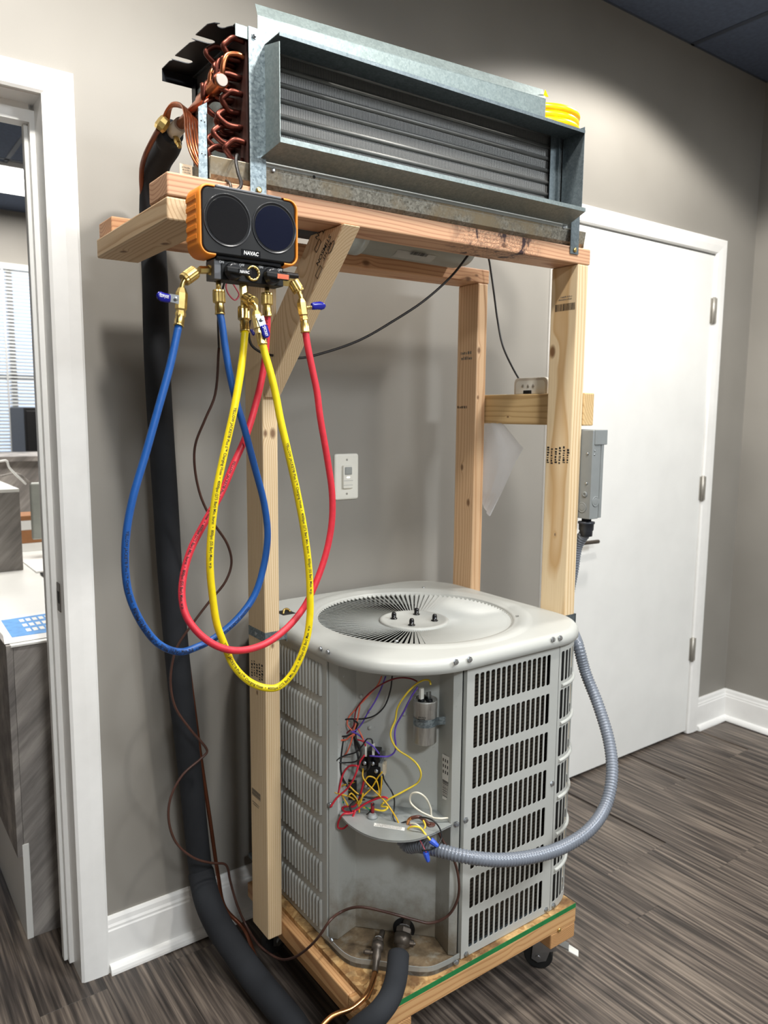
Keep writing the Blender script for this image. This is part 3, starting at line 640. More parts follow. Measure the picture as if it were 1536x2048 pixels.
# mill stamps and barcodes
EPS = .0004
xf = 1.0050-EPS   # right post, face to the left
barcode(PX(1110, 624, xf), (0, -1, 0), (0, 0, 1), .062, .017, 'print_black', rp, 26, seed=5); scribble(PX(1116, 603, xf), (0, -1, 0), (0, 0, 1), .05, .012, 2, 'print_gray', rp, seed=4)
scribble(PX(1092, 928, xf), (0, 0, 1), (0, -1, 0), .048, .078, 6, 'print_black', rp, seed=9)
scribble(PX(921, 722, 1.0030-EPS), (0, -1, 0), (0, 0, 1), .05, .03, 2, 'print_gray', bp, seed=12); scribble(PX(914, 818, 1.0030-EPS), (0, -1, 0), (0, 0, 1), .045, .012, 1, 'print_black', bp, seed=13)
scribble(PX(502, 1352, .2870-EPS), (0, 0, 1), (0, -1, 0), .045, .065, 5, 'print_black', lp, seed=21)
barcode(PX(504, 1588, .2870-EPS), (0, 0, 1), (0, -1, 0), .018, .045, 'print_gray', lp, 10, seed=22); scribble(PX(504, 1606, .2870-EPS), (0, -1, 0), (0, 0, 1), .04, .01, 2, 'print_gray', lp, seed=23)
bd = Vector((0, A[0]-B0[0], A[1]-B0[1])).normalized(); bn = Vector((0, bd.z, -bd.y))
bx = Vector((.041*bd.z, 0, 0))
def bpt(a, b): q = Vector((0, B0[0], B0[1]))+bd*a+bn*b; return Vector((.2880+xs(q.z)-.0008, q.y, q.z))
sk = lambda q: q+Vector((.128*q.z, 0, 0))
for a_, b_ in ((.372, .0), (.405, .044)):
    print_text('STIMSON', bpt(a_-.004, b_+.030), sk(-bd), sk(-bn), .0155, 'print_black', br, 'ink_stamp', bold=.012); print_text('KD HT', bpt(a_-.012, b_+.016), sk(-bd), sk(-bn), .0125, 'print_black', br, 'ink_stamp', bold=.012)
    m = MB(); c_ = [bpt(a_-.062, b_+.002), bpt(a_-.062, b_+.014), bpt(a_-.085, b_+.014), bpt(a_-.085, b_+.002)]
    for q in range(4): m.tube([c_[q], c_[(q+1) % 4]], .0006, 4)
    m.build('ink_stamp', 'print_black', br, kind='stuff'); m = MB()
    ov = [bpt(a_-.018+.013*math.cos(w), b_+.004+.006*math.sin(w)) for w in [2*math.pi*k/16 for k in range(17)]]; m.tube(ov, .0006, 4); m.build('ink_stamp', 'print_black', br)

# ================================================================== EVAPORATOR COIL
ev = thing('evaporator_coil', (.56, -.45, 1.78), 'galvanized evaporator coil with aluminum fins strapped on the wooden beams', 'coil')
CX0, CX1, CY0, CY1, CB, CT = .142, .990, -.5600, -.3310, 1.822, 2.0330
def LZ(m):   # lean a builder's vertices with the beam
    for p in m.v: p.z += TZ(p.x)
    return m
m = MB(); m.box(CX0, CX1, -.545, -.345, CB, CT-.004); LZ(m).build('fin_pack', 'coil_fins', ev)
# horizontal tube ridges showing through the fin face
ridge = None
for k in range(7):
    z = CB+.040+k*.0262
    m = MB(True); m.tube([(CX0+.03, -.5452, z), (CX1-.04, -.5452, z)], .0048, 8); o = LZ(m).build('fin_ridge', 'ridge_gray', ev)
# cabinet sheets: tube sheets, top cover, back
m = MB(); m.box(CX0-.003, CX0+.001, CY0, -.478, CB-.006, CT); LZ(m).build('tube_sheet', 'tube_sheet_reflection', ev)
m = MB(); m.box(CX0-.0028, CX0+.001, -.4775, CY1, CB-.006, CT-.03); LZ(m).build('side_sheet', 'galvanized', ev)
m = MB(); m.box(CX1-.001, CX1+.002, CY0, CY1, CB-.006, CT); LZ(m).build('tube_sheet', 'galvanized', ev)
m = MB(); m.box(CX0-.004, CX1+.002, CY0+.004, CY1, CT-.003, CT); LZ(m).build('top_cover', 'galv_dark', ev)
m = MB(); m.box(CX0-.004, CX1+.002, CY1-.002, CY1, CB, CT); LZ(m).build('back_sheet', 'dark_sheet', ev)
# top rail along the front
m = MB(); m.box(.118, .995, -.5668, -.5655, CT-.018, CT+.002); m.box(.118, .995, -.5668, -.548, CT+.001, CT+.0025); LZ(m).build('front_rail', 'galvanized', ev, bevel=.0006, seg=1)
# dark slotted bracket plate overhanging the left end
def slot_plate():
    x0, x1 = .0780, .1400; outl = [(x1, -.3310), (x0, -.3310)]
    outl += [(x0, -.3700), (x0+.004, -.378)]
    def slot(y, depth):
        P = [(x0, y-.0085), (x0+depth, y-.0085)]
        P = [(x0, y+.0085)]+[(x0+depth+.0085*math.sin(a), y+.0085*math.cos(a)) for a in [math.pi*k/6 for k in range(7)]]+[(x0, y-.0085)]; return P
    outl += slot(-.390, .028)+[(x0+.003, -.460), (x0+.010, -.474)]+slot(-.486, .030)[0:]+[(x0+.002, -.540), (x0+.010, -.552), (x0+.018, -.555)]
    outl += [(.102+.0085*math.cos(a)-.0, -.5505+.0085*math.sin(a)) for a in [math.pi*(1-k/6)*1.0 for k in range(7)]]
    outl += [(.116, -.5590), (x1, -.5590)]
    return outl
sp = slot_plate()
m = MB(); m.prism([(x, y, CT-.001) for x, y in sp], (0, 0, .0014)); m.box(.0780, .1400, -.3322, -.3310, CT-.022, CT); LZ(m).build('slotted_bracket', 'dark_sheet', ev)
m = MB(); m.box(.136, .150, -.3330, -.3318, CB-.02, CT-.02); m.box(.136, .1372, -.3330, -.35, CB-.02, CT-.02); LZ(m).build('corner_angle', 'dark_sheet', ev)
# collar flanges around the face
FY = -.6210
m = MB(); m.hexa([(.171, FY, CB+.022), (.1722, FY, CB+.022), (.1722, -.560, CB+.012), (.171, -.560, CB+.012), (.171, FY, CT-.032), (.1722, FY, CT-.032), (.1722, -.560, CT-.018), (.171, -.560, CT-.018)])
m.box(.150, .171, -.5610, -.5600, CB+.012, CT-.018); LZ(m).build('collar_side', 'galvanized', ev)
m = MB(); m.box(.9420, .9432, FY, -.560, CB+.022, CT-.010); m.box(.9432, .965, -.5610, -.5600, CB+.012, CT-.018); LZ(m).build('collar_side', 'galv_dark', ev)
m = MB(); m.box(.171, .9432, FY, -.558, CT-.0195, CT-.0183); m.box(.171, .9432, FY-.001, FY, CT-.0235, CT-.0170); LZ(m).build('collar_top', 'galv_dark', ev)
m = MB(); m.hexa([(.171, FY, CB+.020), (.955, FY, CB+.020), (.968, -.562, CB+.004), (.160, -.562, CB+.004), (.171, FY, CB+.0212), (.955, FY, CB+.0212), (.968, -.562, CB+.0052), (.160, -.562, CB+.0052)])
m.box(.171, .955, FY-.0012, FY, CB+.020, CB+.0285); LZ(m).build('collar_bottom', 'galvanized', ev)
# inner side posts seen in the collar
m = MB(); m.box(.905, .942, -.5560, -.5545, CB+.01, CT-.016); m.box(.925, .9262, -.5640, -.5545, CB+.01, CT-.016); LZ(m).build('end_plate', 'galv_dark', ev)
m = MB(); m.box(.1722, .190, -.5560, -.5545, CB+.01, CT-.016); LZ(m).build('end_plate', 'galv_dark', ev)
# drain pan
PZ0, PZ1 = BZ1+.0012, 1.8185
m = MB(); prof = [(-.556, PZ0+.010), (-.550, PZ0+.003), (-.540, PZ0), (-.350, PZ0), (-.338, PZ0+.006), (-.334, PZ1), (-.3365, PZ1), (-.341, PZ0+.009), (-.352, PZ0+.003), (-.540, PZ0+.003), (-.548, PZ0+.006), (-.553, PZ0+.013), (-.5580, PZ1), (-.5610, PZ1)]
m.loft([[(x, y, z) for y, z in prof] for x in (.0715, 1.0340)], True, True, True, False)
m.box(.0715, .0745, -.556, -.336, PZ0+.002, PZ1); m.box(1.0310, 1.0340, -.556, -.336, PZ0+.002, PZ1); dp = LZ(m).build('drain_pan', 'pan_metal', ev, bevel=.0012, seg=2)
m = MB(); m.box(.075, 1.030, -.5565, -.340, PZ1-.004, PZ1+.0015); m.box(.158, 1.0, -.5600, -.5580, PZ1-.006, CB+.02); LZ(m).build('pan_liner', 'tray_metal', ev)
for px, py in ((546, 341), (1127, 455)): MB(True).turn(PY(px, py, -.5602), PY(px, py, -.5602)+Vector((0, -.004, 0)), [(0, .0042), (.003, .0042), (.004, .002)], 6, False).build('screw', 'steel_zinc', ev)
for px, py in ((628, 354),): MB(True).turn(PY(px, py, -.5604), PY(px, py, -.5604)+Vector((0, -.0006, 0)), [(0, .003), (.0006, .003)], 10).build('drain_hole', 'rubber_black', ev)
# front hold-down straps
for (x0, x1, zt, zb, mt) in ((.1410, .1715, CT+.003, 1.7645, 'galv_strap'), (.9700, .9990, CT-.004, 1.7605, 'galv_dark')):
    m = MB(); m.box(x0, x1, -.5690, -.5674, zb, zt); so = LZ(m).build('strap', mt, ev)
    xm = (x0+x1)/2; MB(True).turn((xm, -.5690, zb+.009+TZ(xm)), (xm, -.5740, zb+.009+TZ(xm)), [(0, .0046), (.003, .0052), (.0042, .003)], 12).build('screw', 'brass', so)
    if x0 < .5: MB(True).turn((xm-.004, -.5690, zt-.013+TZ(xm)), (xm-.004, -.5750, zt-.013+TZ(xm)), [(0, .0055), (.0015, .0055), (.0016, .0038), (.006, .0036)], 6, False).build('screw', 'steel_zinc', so)
# duct panel with turned-over lip standing on top
PL0, PL1 = (.2060, -.4750), (.9110, -.5300); dv = Vector((PL1[0]-PL0[0], PL1[1]-PL0[1], 0)); nn = Vector((-dv.y, dv.x, 0)).normalized()
q0, q1 = Vector((*PL0, 0)), Vector((*PL1, 0)); zb0, zb1 = CT+.004, CT+.004
def zt_(x): return 2.1095+.006*(x-.222)
m = MB(); m.hexa([q0+Vector((0, 0, zb0)), q1+Vector((0, 0, zb1)), q1+nn*.0012+Vector((0, 0, zb1)), q0+nn*.0012+Vector((0, 0, zb0)), q0+Vector((0, 0, zt_(.222))), q1+Vector((0, 0, zt_(.935))), q1+nn*.0012+Vector((0, 0, zt_(.935))), q0+nn*.0012+Vector((0, 0, zt_(.222)))])
for pth in (1,):
    a0, a1 = q0+Vector((0, 0, zt_(.222)-.0006)), q1+Vector((0, 0, zt_(.935)-.0006)); f0 = nn*.011+Vector((0, 0, .0235))
    m.hexa([a0, a1, a1+f0, a0+f0, a0+Vector((0, 0, .0012)), a1+Vector((0, 0, .0012)), a1+f0+Vector((0, 0, .0012)), a0+f0+Vector((0, 0, .0012))])
m.build('duct_panel', 'galv_mid', ev)
tip = q1+Vector((-.003, .004, zt_(.935)+.007))
m = MB(); m.prism([tip, tip+Vector((.016, 0, .002)), tip+Vector((.002, -.003, .013))], nn*.002); m.build('yellow_tape', 'yellow_tube', ev)
# hairpin return bends on the left end
bend_spots = []
for r in range(2):
    for k in range(7):
        y = -.543+r*.034+(k % 2)*.010; z = CB+.004+k*.0272
        ln = .030+.014*((k*5+r*2) % 3)/2
        tw = ((k+r) % 3-1)*.012
        a, b = Vector((CX0-.002, y, z)), Vector((CX0-.002, y+tw, z+.026))
        mid = [a+Vector((-ln*.7, 0, -.001)), a+Vector((-ln, tw*.3, .006)), (a+b)/2+Vector((-ln-.006, 0, 0)), b+Vector((-ln, -tw*.3, -.006)), b+Vector((-ln*.7, 0, .001))]
        m = MB(True); m.tube(catmull([a]+mid+[b], 4), .0049, 8); LZ(m).build('return_bend', 'copper_shaded', ev)
# long distributor bends near the top, suction header, feeder tubes
for k, (y, ztop) in enumerate(((-.548, 1.993), (-.530, 1.992), (-.512, 1.982), (-.494, 1.965))):
    xo = .108-.004*k; pts = [(CX0, y-.004, ztop), (xo+.02, y-.004, ztop+.002), (xo+.004, y, ztop-.002), (xo-.003, y, ztop-.014), (xo-.005, y+.002, ztop-.03), (xo-.005, y+.004, 1.947+.012)]
    m = MB(True); m.tube(catmull(pts, 5), .0046, 10); m.build('header_stub', 'copper_shaded' if k % 2 else 'copper', ev)
h0, h1 = Vector((.1000, -.5500, 1.9475)), Vector((.1200, -.3050, 1.9480)); hl = (h1-h0).length
m = MB(True); m.turn(h0, h1, [(0, .0105), (.002, .0125), (.105, .0125), (.118, .0095), (hl, .0095)], 18); hd = m.build('suction_header', 'copper', ev)
m = MB(True); m.turn(h0+(h0-h1).normalized()*.0015, h0, [(0, .0095), (.0015, .0108)], 18); m.build('brazed_cap', 'solder', hd)
hx = (h1-h0).normalized()
m = MB(True); m.turn(h1-hx*.012, h1+hx*.04, [(0, .0135), (.03, .0150), (.05, .016)], 16); m.build('pipe_wrap', 'almond_plastic', ev)
pA = Vector((.120, -.283, 1.935))
m = MB(True); m.turn(pA, pA+Vector((.004, -.012, -.024)), [(0, .005), (.006, .005), (.007, .0065), (.016, .0065), (.017, .0045), (.026, .0045)], 6, False); m.build('service_port', 'brass', ev)
FN = PY(326, 246, -.285)
m = MB(True); fd = Vector((-.012, .010, -.020)).normalized(); m.turn(FN-fd*.012, FN+fd*.016, [(0, .0085), (.004, .0105), (.012, .0118), (.022, .0118), (.028, .009)], 6, False); m.build('distributor_nut', 'brass', ev)
for k in range(6):
    pts = [FN-fd*.010+Vector(((k-2.5)*.0022, 0, 0)), PY(331+2.5*k, 224-2.0*k, -.305), PY(344+3.5*k, 207+1.5*k, -.335), PY(362+3.6*k, 209+3*k, -.375), PY(370+5*k, 232+2*k, -.42-.006*(k % 2)), PY(372+5.4*k, 262, -.46-.006*(k % 2)), PY(379+5*k, 300, -.49-.006*(k % 2)), PY(394+3.4*k, 330, -.505), PY(410+2.4*k, 345, -.512)]
    m = MB(True); m.tube(catmull(pts, 5), .0023, 8); m.build('feeder_tube', 'copper', ev)
m = MB(); m.hexa([(.0520, -.5570, BZ1+.001), (.0690, -.5570, BZ1+.001), (.0690, -.5558, BZ1+.001), (.0520, -.5558, BZ1+.001), (.0540, -.5570, 1.893), (.0690, -.5570, 1.903), (.0690, -.5558, 1.903), (.0540, -.5558, 1.893)]); m.box(.0678, .0690, -.5570, -.535, BZ1+.001, 1.885)
an = m.build('end_angle', 'galv_strap', ev)
for dx, z in ((.006, 1.872), (.012, 1.871), (.006, 1.82), (.012, 1.819)): MB().turn((.0525+dx, -.5571, z), (.0525+dx, -.5576, z), [(0, .0011), (.0005, .0011)], 8).build('rivet_hole', 'rubber_black', an)
m = MB(); m.box(.030, .0520, -.5300, -.5290, BZ1+.001, 1.806); pl = m.build('rating_label', 'label_cream', ev)
scribble((.0325, -.5302, BZ1+.012), (1, 0, 0), (0, 0, 1), .018, .012, 3, 'print_gray', pl, seed=40)
# ================================================================== CONDENSER
UX0, UX1, UY0, UY1 = .3650, 1.0020, -.6740, -.0320
FUX, FUY, FR = .6873, -.3516, .2464
UZ0, UZT = .1925, .8660
co = thing('condenser_unit', (FUX, FUY, UZ0), 'gray outdoor condenser with round top fan grille and open wiring corner', 'air conditioner')
def round_outline(off, radii, n=10):
    """rounded rectangle, corner order: near-left(-x,-y), right(+x,-y), back-right, back-left"""
    x0, x1, y0, y1 = UX0+off, UX1-off, UY0+off, UY1-off; P = []
    for (cx, cy, sx_, sy_, a0), r in zip(((x0, y0, 1, 1, 180), (x1, y0, -1, 1, 270), (x1, y1, -1, -1, 0), (x0, y1, 1, -1, 90)), radii):
        r = max(r-off, .005)
        for k in range(n+1): a = math.radians(a0+90*k/n); P.append((cx+sx_*r+r*math.cos(a), cy+sy_*r+r*math.sin(a)))
    return P
LIDR = (.205, .140, .140, .140); NL = 128
def lid_ring(off, z):
    dense = round_outline(off, LIDR, 40); Q = []
    for k in range(NL):
        th = 2*math.pi*k/NL; d = Vector((math.cos(th), math.sin(th)))
        best = None; n = len(dense)
        for i in range(n):
            a, b = Vector(dense[i])-Vector((FUX, FUY)), Vector(dense[(i+1) % n])-Vector((FUX, FUY)); e_ = b-a; den = d.x*e_.y-d.y*e_.x
            if abs(den) < 1e-12: continue
            t_ = (a.x*e_.y-a.y*e_.x)/den; u_ = (a.x*d.y-a.y*d.x)/den
            if t_ > 0 and -1e-6 <= u_ <= 1+1e-6 and (best is None or t_ > best): best = t_
        Q.append((FUX+d.x*best, FUY+d.y*best, z))
    return Q
def circ(r, z, n=NL): return [(FUX+r*math.cos(2*math.pi*k/n), FUY+r*math.sin(2*math.pi*k/n), z) for k in range(n)]
LO = -.011
m = MB(True)
m.loft([lid_ring(LO+.002, .8630), lid_ring(LO, .8640), lid_ring(LO, .8760), lid_ring(LO+.0025, .8835), lid_ring(LO+.0075, .8890), lid_ring(LO+.015, .8915), lid_ring(LO+.019, .8920),
        circ(FR+.050, .8920), circ(FR+.044, .8922), circ(FR+.038, .8945), circ(FR+.022, .8950), circ(FR+.014, .8925), circ(FR+.006, .8900), circ(FR, .8900), circ(FR-.001, .8800), circ(FR-.001, .8550)], True, False, False, True)
lid = m.build('lid', 'unit_paint', co)
# fan grille: leaning radial slats, rim and hub
HR = .0880; HZ = .8745
gr = MB(True).loft([circ(FR, .8800, 96), circ(FR, .8860, 96), circ(FR-.004, .8860, 96), circ(FR-.004, .8800, 96)], True, False, False).build('fan_grille', 'unit_paint', co)
NS = 108; src = None
def slat_pts(r, z, lean, h):
    t_ = lean; return [(r, t_*0, z), (r, t_, z+h)]
for k in range(NS):
    a = 2*math.pi*k/NS
    if src is None:
        R_ = [(HR-.004, HZ-.0035), (HR+.03, HZ-.0025), (.17, HZ+.001), (FR-.014, .8795), (FR-.003, .8815)]; V = []
        for r, z in R_:
            ln, h = .0096*r/FR, .0026+.0024*r/FR
            V += [Vector((r, -ln*.5, z)), Vector((r, ln*.5, z+h)), Vector((r, ln*.5, z+h-.0016)), Vector((r, -ln*.5, z-.0016))]
        me_f = []
        for i in range(len(R_)-1):
            for j in range(4): me_f.append([i*4+j, i*4+(j+1) % 4, (i+1)*4+(j+1) % 4, (i+1)*4+j])
        me = bpy.data.meshes.new('slat'); me.from_pydata([tuple(p) for p in V], [], me_f); me.materials.append(MATS['unit_paint']); me.update()
        src = bpy.data.objects.new('slat', me); COL.objects.link(src); place(src, Vector((FUX, FUY, 0)), gr)
    else: inst(src, gr, Vector((FUX, FUY, 0)), rot=(0, 0, a))
hub = MB(True).loft([circ(HR, HZ-.004, 64), circ(HR, HZ+.002, 64), circ(HR-.004, HZ+.0045, 64), circ(HR-.010, HZ+.0045, 64), circ(HR-.014, HZ+.002, 64), circ(.02, HZ+.002, 64)], True, False, True).build('hub', 'unit_paint', gr)
for dx, dy in ((-.045, .0), (.0, .045), (.045, .0), (.0, -.045)):
    a = math.radians(45); bx_, by_ = FUX+(dx*math.cos(a)-dy*math.sin(a))*1.15, FUY+(dx*math.sin(a)+dy*math.cos(a))*1.15
    MB(True).turn((bx_, by_, HZ+.002), (bx_, by_, HZ+.025), [(0, .009), (.002, .009), (.0021, .0062), (.013, .0062), (.017, .0045), (.018, .0015)], 10).build('bolt_cap', 'black_gloss', hub)
# fan below the grille
fm = MB(True).turn((FUX, FUY, .70), (FUX, FUY, .868), [(0, .06), (.005, .068), (.15, .068), (.166, .05)], 32).build('fan_motor', 'fan_motor', co)
m = MB()
for k in range(3):
    a = 2*math.pi*k/3+.4; c, s = math.cos(a), math.sin(a); L_ = lambda r, t_, z: (FUX+r*c-t_*s, FUY+r*s+t_*c, z)
    m.add([L_(.05, -.03, .79), L_(.05, .03, .82), L_(.225, .11, .835), L_(.235, -.07, .785)], [(0, 1, 2, 3)])
m.build('fan_blade', 'fan_motor', fm)
# screws on the lid ring
for px, py, z in ((793, 1283, .893), (847, 1176, .893)): MB(True).turn(PZ(px, py, z), PZ(px, py, z)+Vector((0, 0, .004)), [(0, .005), (.003, .0045), (.004, .002)], 8).build('screw', 'steel_zinc', lid)
pe = PZ(1035, 1232, .8925); scribble(pe+Vector((-.01, 0, .0004)), (.62, -.78, 0), (.78, .62, 0), .016, .014, 2, 'print_black', lid, 'ink_stamp', seed=77)
hl_ = PZ(571, 1225, .8923)
MB().box(hl_.x-.018, hl_.x+.018, hl_.y-.022, hl_.y+.022, .8921, .8927).build('knockout_hole', 'rubber_black', lid)
m = MB(True); m.tube(catmull([(hl_.x-.012, hl_.y-.01, .892), (hl_.x-.004, hl_.y, .900), (hl_.x+.01, hl_.y+.008, .898), (hl_.x+.012, hl_.y-.004, .893)], 4), .003, 6); m.build('foil_scrap', 'brass', lid)

# --- side panels with louvre slots
ROWZ = [.845-k*.0932 for k in range(7)]; SH, SW, SP = .0728, .0114, .01607
def slotted(m, fmap, u0, u1, z0, z1, us, depth=.0014):
    """sheet in (u,z) with rounded slots; fmap(u, z, d) gives the point at depth d"""
    def quad(a, b, c, d): m.add([fmap(*a, 0), fmap(*b, 0), fmap(*c, 0), fmap(*d, 0)], [(0, 1, 2, 3)], True)
    r = .0038; zs = [z1]+[v for t_ in ROWZ for v in (t_+.004, t_-SH-.004)]+[z0]
    ue = [u0]+[u-.0024 for u in us]+[us[-1]+SW+.0024, u1]
    # plain bands between rows, cut along u so that they follow curves
    for i in range(0, len(zs), 2):
        for j in range(len(ue)-1): quad((ue[j], zs[i+1]), (ue[j+1], zs[i+1]), (ue[j+1], zs[i]), (ue[j], zs[i]))
    for t_ in ROWZ:
        ct, cb_ = t_+.004, t_-SH-.004
        quad((u0, cb_), (ue[1], cb_), (ue[1], ct), (u0, ct)); quad((ue[-2], cb_), (u1, cb_), (u1, ct), (ue[-2], ct))
        for j, u in enumerate(us):
            a, b = ue[j+1], ue[j+2]; S = []
            for cx, cz, a0 in ((u+SW-r, t_-r, 0), (u+r, t_-r, 90), (u+r, t_-SH+r, 180), (u+SW-r, t_-SH+r, 270)):
                S.append([(cx+r*math.cos(math.radians(a0+30*q)), cz+r*math.sin(math.radians(a0+30*q))) for q in range(4)])
            corners = [(b, ct), (a, ct), (a, cb_), (b, cb_)]
            vs_, fs_ = [], []
            flat = [p for c in S for p in c]
            for p in flat: vs_.append(fmap(*p, 0))
            for p in corners: vs_.append(fmap(*p, 0))
            for p in flat: vs_.append(fmap(*p, depth))
            n = 16
            for c in range(4):
                for q in range(3): fs_.append((16+c, c*4+q, c*4+q+1))
                fs_.append((16+c, c*4+3, (c*4+4) % 16, 16+(c+1) % 4))
            for q in range(n): fs_.append((q, (q+1) % n, 20+(q+1) % n, 20+q))
            m.add(vs_, fs_, False)
us = [.5985+k*SP for k in range(15)]
m = MB(); slotted(m, lambda u, z, d: Vector((u, UY0+d, z)), .5765, .8640, UZ0+.002, UZT, us)
m.add([(.5765, UY0, UZ0+.002), (.5765, UY0, UZT), (.5765, UY0+.015, UZT), (.5765, UY0+.015, UZ0+.002)], [(0, 1, 2, 3)]); m.add([(.5765, UY0, UZT), (.864, UY0, UZT), (.864, UY0+.015, UZT), (.5765, UY0+.015, UZT)], [(0, 1, 2, 3)])
rpn = m.build('slotted_panel', 'unit_paint', co)
# rounded corner panel on the right with ribs between the rows
RC = .1360
def corner_map(u, z, d):
    u0 = UX1-RC; r = RC-d
    if u <= u0: return Vector((u, UY0+d, z))
    a = (u-u0)/RC
    if a <= math.pi/2: return Vector((u0+r*math.sin(a), UY0+RC-r*math.cos(a), z))
    return Vector((UX1-d, UY0+RC+(a-math.pi/2)*RC, z))
us2 = [.8728+k*SP for k in range(14)]
m = MB(); slotted(m, corner_map, .8652, UX1-RC+RC*math.pi/2+.25, UZ0+.002, UZT, us2); cpn = m.build('corner_panel', 'unit_paint', co)
for t_ in ROWZ[:-1]:
    z = t_-SH-.0105; m = MB(True); m.tube([corner_map(.876+k*.012, z, -.001) for k in range(17)], .0042, 8); m.build('rib', 'unit_paint', cpn)
m = MB(); m.box(UX1-.002, UX1, UY0+RC+.25, UY1-.14, UZ0+.002, UZT); m.box(UX0+.14, UX1-.14, UY1-.002, UY1, UZ0+.002, UZT)
for (cx, cy, a0) in ((UX1-.14, UY1-.14, 0), (UX0+.14, UY1-.14, 90)):
    P = [(cx+.14*math.cos(math.radians(a0+15*k)), cy+.14*math.sin(math.radians(a0+15*k))) for k in range(7)]
    m.add([(x, y, z) for x, y in P for z in (UZ0+.002, UZT)], [(2*i, 2*i+2, 2*i+3, 2*i+1) for i in range(6)], True)
m.build('back_panel', 'unit_paint', co)
# left panel with raised vertical louvres
LY0, LY1 = -.4530, -.1720
m = MB(); m.box(UX0, UX0+.0015, LY0, LY1, UZ0+.002, UZT-.001); m.box(UX0, UX0+.012, LY0-.001, LY0, UZ0+.002, UZT-.001); lpn = m.build('louvered_panel', 'unit_paint', co)
lv = None
for t_ in ROWZ:
    for k in range(18):
        y = -.4290+k*.01415
        if lv is None:
            m = MB(True); rings = []
            for (z, h) in ((-SH, .0052), (-SH+.002, .0056), (-.010, .0056), (-.004, .0046), (0, .0004)):
                rings.append([(UX0-h*math.sin(a)**.8-.0001, y-.0046*math.cos(a), t_+z) for a in [math.pi*q/6 for q in range(7)]])
            m.loft(rings, False, False, False); m.add([rings[0][q] for q in range(7)], [tuple(range(7))], False); lv = m.build('louver', 'unit_paint', lpn); b0 = WORLD[lv.name].copy(); y00, t00 = y, t_
        else: inst(lv, lpn, b0+Vector((0, y-y00, t_-t00)))
m = MB()
for t_ in ROWZ:
    for k in range(18):
        y = -.4290+k*.01415; m.add([(UX0-.0049, y-.0035, t_-SH-.0002), (UX0-.0049, y+.0035, t_-SH-.0002), (UX0-.0003, y+.0042, t_-SH-.0002), (UX0-.0003, y-.0042, t_-SH-.0002)], [(0, 1, 2, 3)])
        m.add([(UX0-.0003, y-.0038, t_-SH-.0022), (UX0-.0003, y+.0038, t_-SH-.0022), (UX0-.0003, y+.0038, t_-SH), (UX0-.0003, y-.0038, t_-SH)], [(0, 1, 2, 3)])
m.build('louver_gap', 'rubber_black', lpn, kind='stuff')
# dark refrigerant coil behind the flat panels; black sheet paints shade behind corner slots
m = MB(); cu_ = [UX1-RC-.002+RC*math.pi/2*k/10 for k in range(11)]+[UX1-RC+RC*math.pi/2+.46]
m.loft([[corner_map(u, z, .0055) for u in cu_] for z in (UZ0+.012, UZT-.012)], False, False, False); m.build('slot_shade_sheet', 'unit_black', co)
m = MB(); m.loft([[corner_map(u, z, .016) for u in (.590, .72, UX1-RC)] for z in (UZ0+.012, UZT-.012)], False, False, False); m.build('coil', 'unit_coil', co)
m = MB(); m.box(UX0+.016, UX0+.036, LY0+.03, UY1-.02, UZ0+.012, UZT-.012); m.box(UX0+.036, .965, UY1-.04, UY1-.02, UZ0+.012, UZT-.012); m.build('coil', 'unit_coil_side', co)
# dark edge strips beside the service corner
CLp = Vector((.365, -.4534, 0)); CE = Vector((.207, -.2206, 0)).normalized(); CN = Vector((.72923, .68427, 0))   # along the chamfer, and inward
def CP(s, d, z): return CLp+CE*s+CN*d+Vector((0, 0, z))
def WP(px, py, d):
    dd = ray(px, py); t_ = ((CLp+CN*d)-CAM).dot(CN)/dd.dot(CN); return CAM+dd*t_
prof = [(.0055, .012), (.0055, -.0005), (.0255, -.0005), (.0265, .0005), (.0545, .0495), (.0560, .0505), (.2410, .0505), (.2425, .0495), (.2765, .0005), (.2775, -.0005), (.2955, -.0005), (.2955, .012)]
m = MB(); m.loft([[CP(s, d, z) for s, d in prof] for z in (UZ0+.012, UZT+.004)], False, False, False, False)
sc_ = m.build('service_panel', 'unit_paint_dirty', co)
m = MB(); m.loft([[CP(s, d, z) for s, d in ((-.002, .006), (.006, .0145))] for z in (UZ0+.01, UZT)], False, False, False, False); m.loft([[CP(s, d, z) for s, d in ((.294, .012), (.305, .008))] for z in (UZ0+.01, UZT)], False, False, False, False); m.build('corner_gap', 'unit_black', co)
# base pan with a turned-up rim round the service corner
rim = [CP(-.004, -.002, 0)]+[PZ(*q, .205) for q in ((700, 1920), (760, 1930), (855, 1942), (890, 1930))]+[CP(.303, -.004, 0)]
rim = [Vector((p.x, p.y, 0)) for p in rim]
rimc = catmull(rim, 5); ins = []
m = MB(); T_, N_ = frames([p.copy() for p in rimc], Vector((0, 0, 1)))
for i in range(len(rimc)-1):
    a, b = rimc[i], rimc[i+1]; na, nb = Vector((-T_[i].y, T_[i].x, 0))*.0016, Vector((-T_[i+1].y, T_[i+1].x, 0))*.0016
    lo, hi = Vector((0, 0, UZ0+.0006)), Vector((0, 0, UZ0+.0215)); m.hexa([a+lo, b+lo, b+nb+lo, a+na+lo, a+hi, b+hi, b+nb+hi, a+na+hi])
m.build('pan_rim', 'tray_metal', co)
m = MB(); P = rimc+[CP(.30, .06, 0), CP(.0, .06, 0)]; m.prism([p+Vector((0, 0, UZ0+.001)) for p in P], (0, 0, .009)); m.build('base_pan', 'pan_dirt', co)
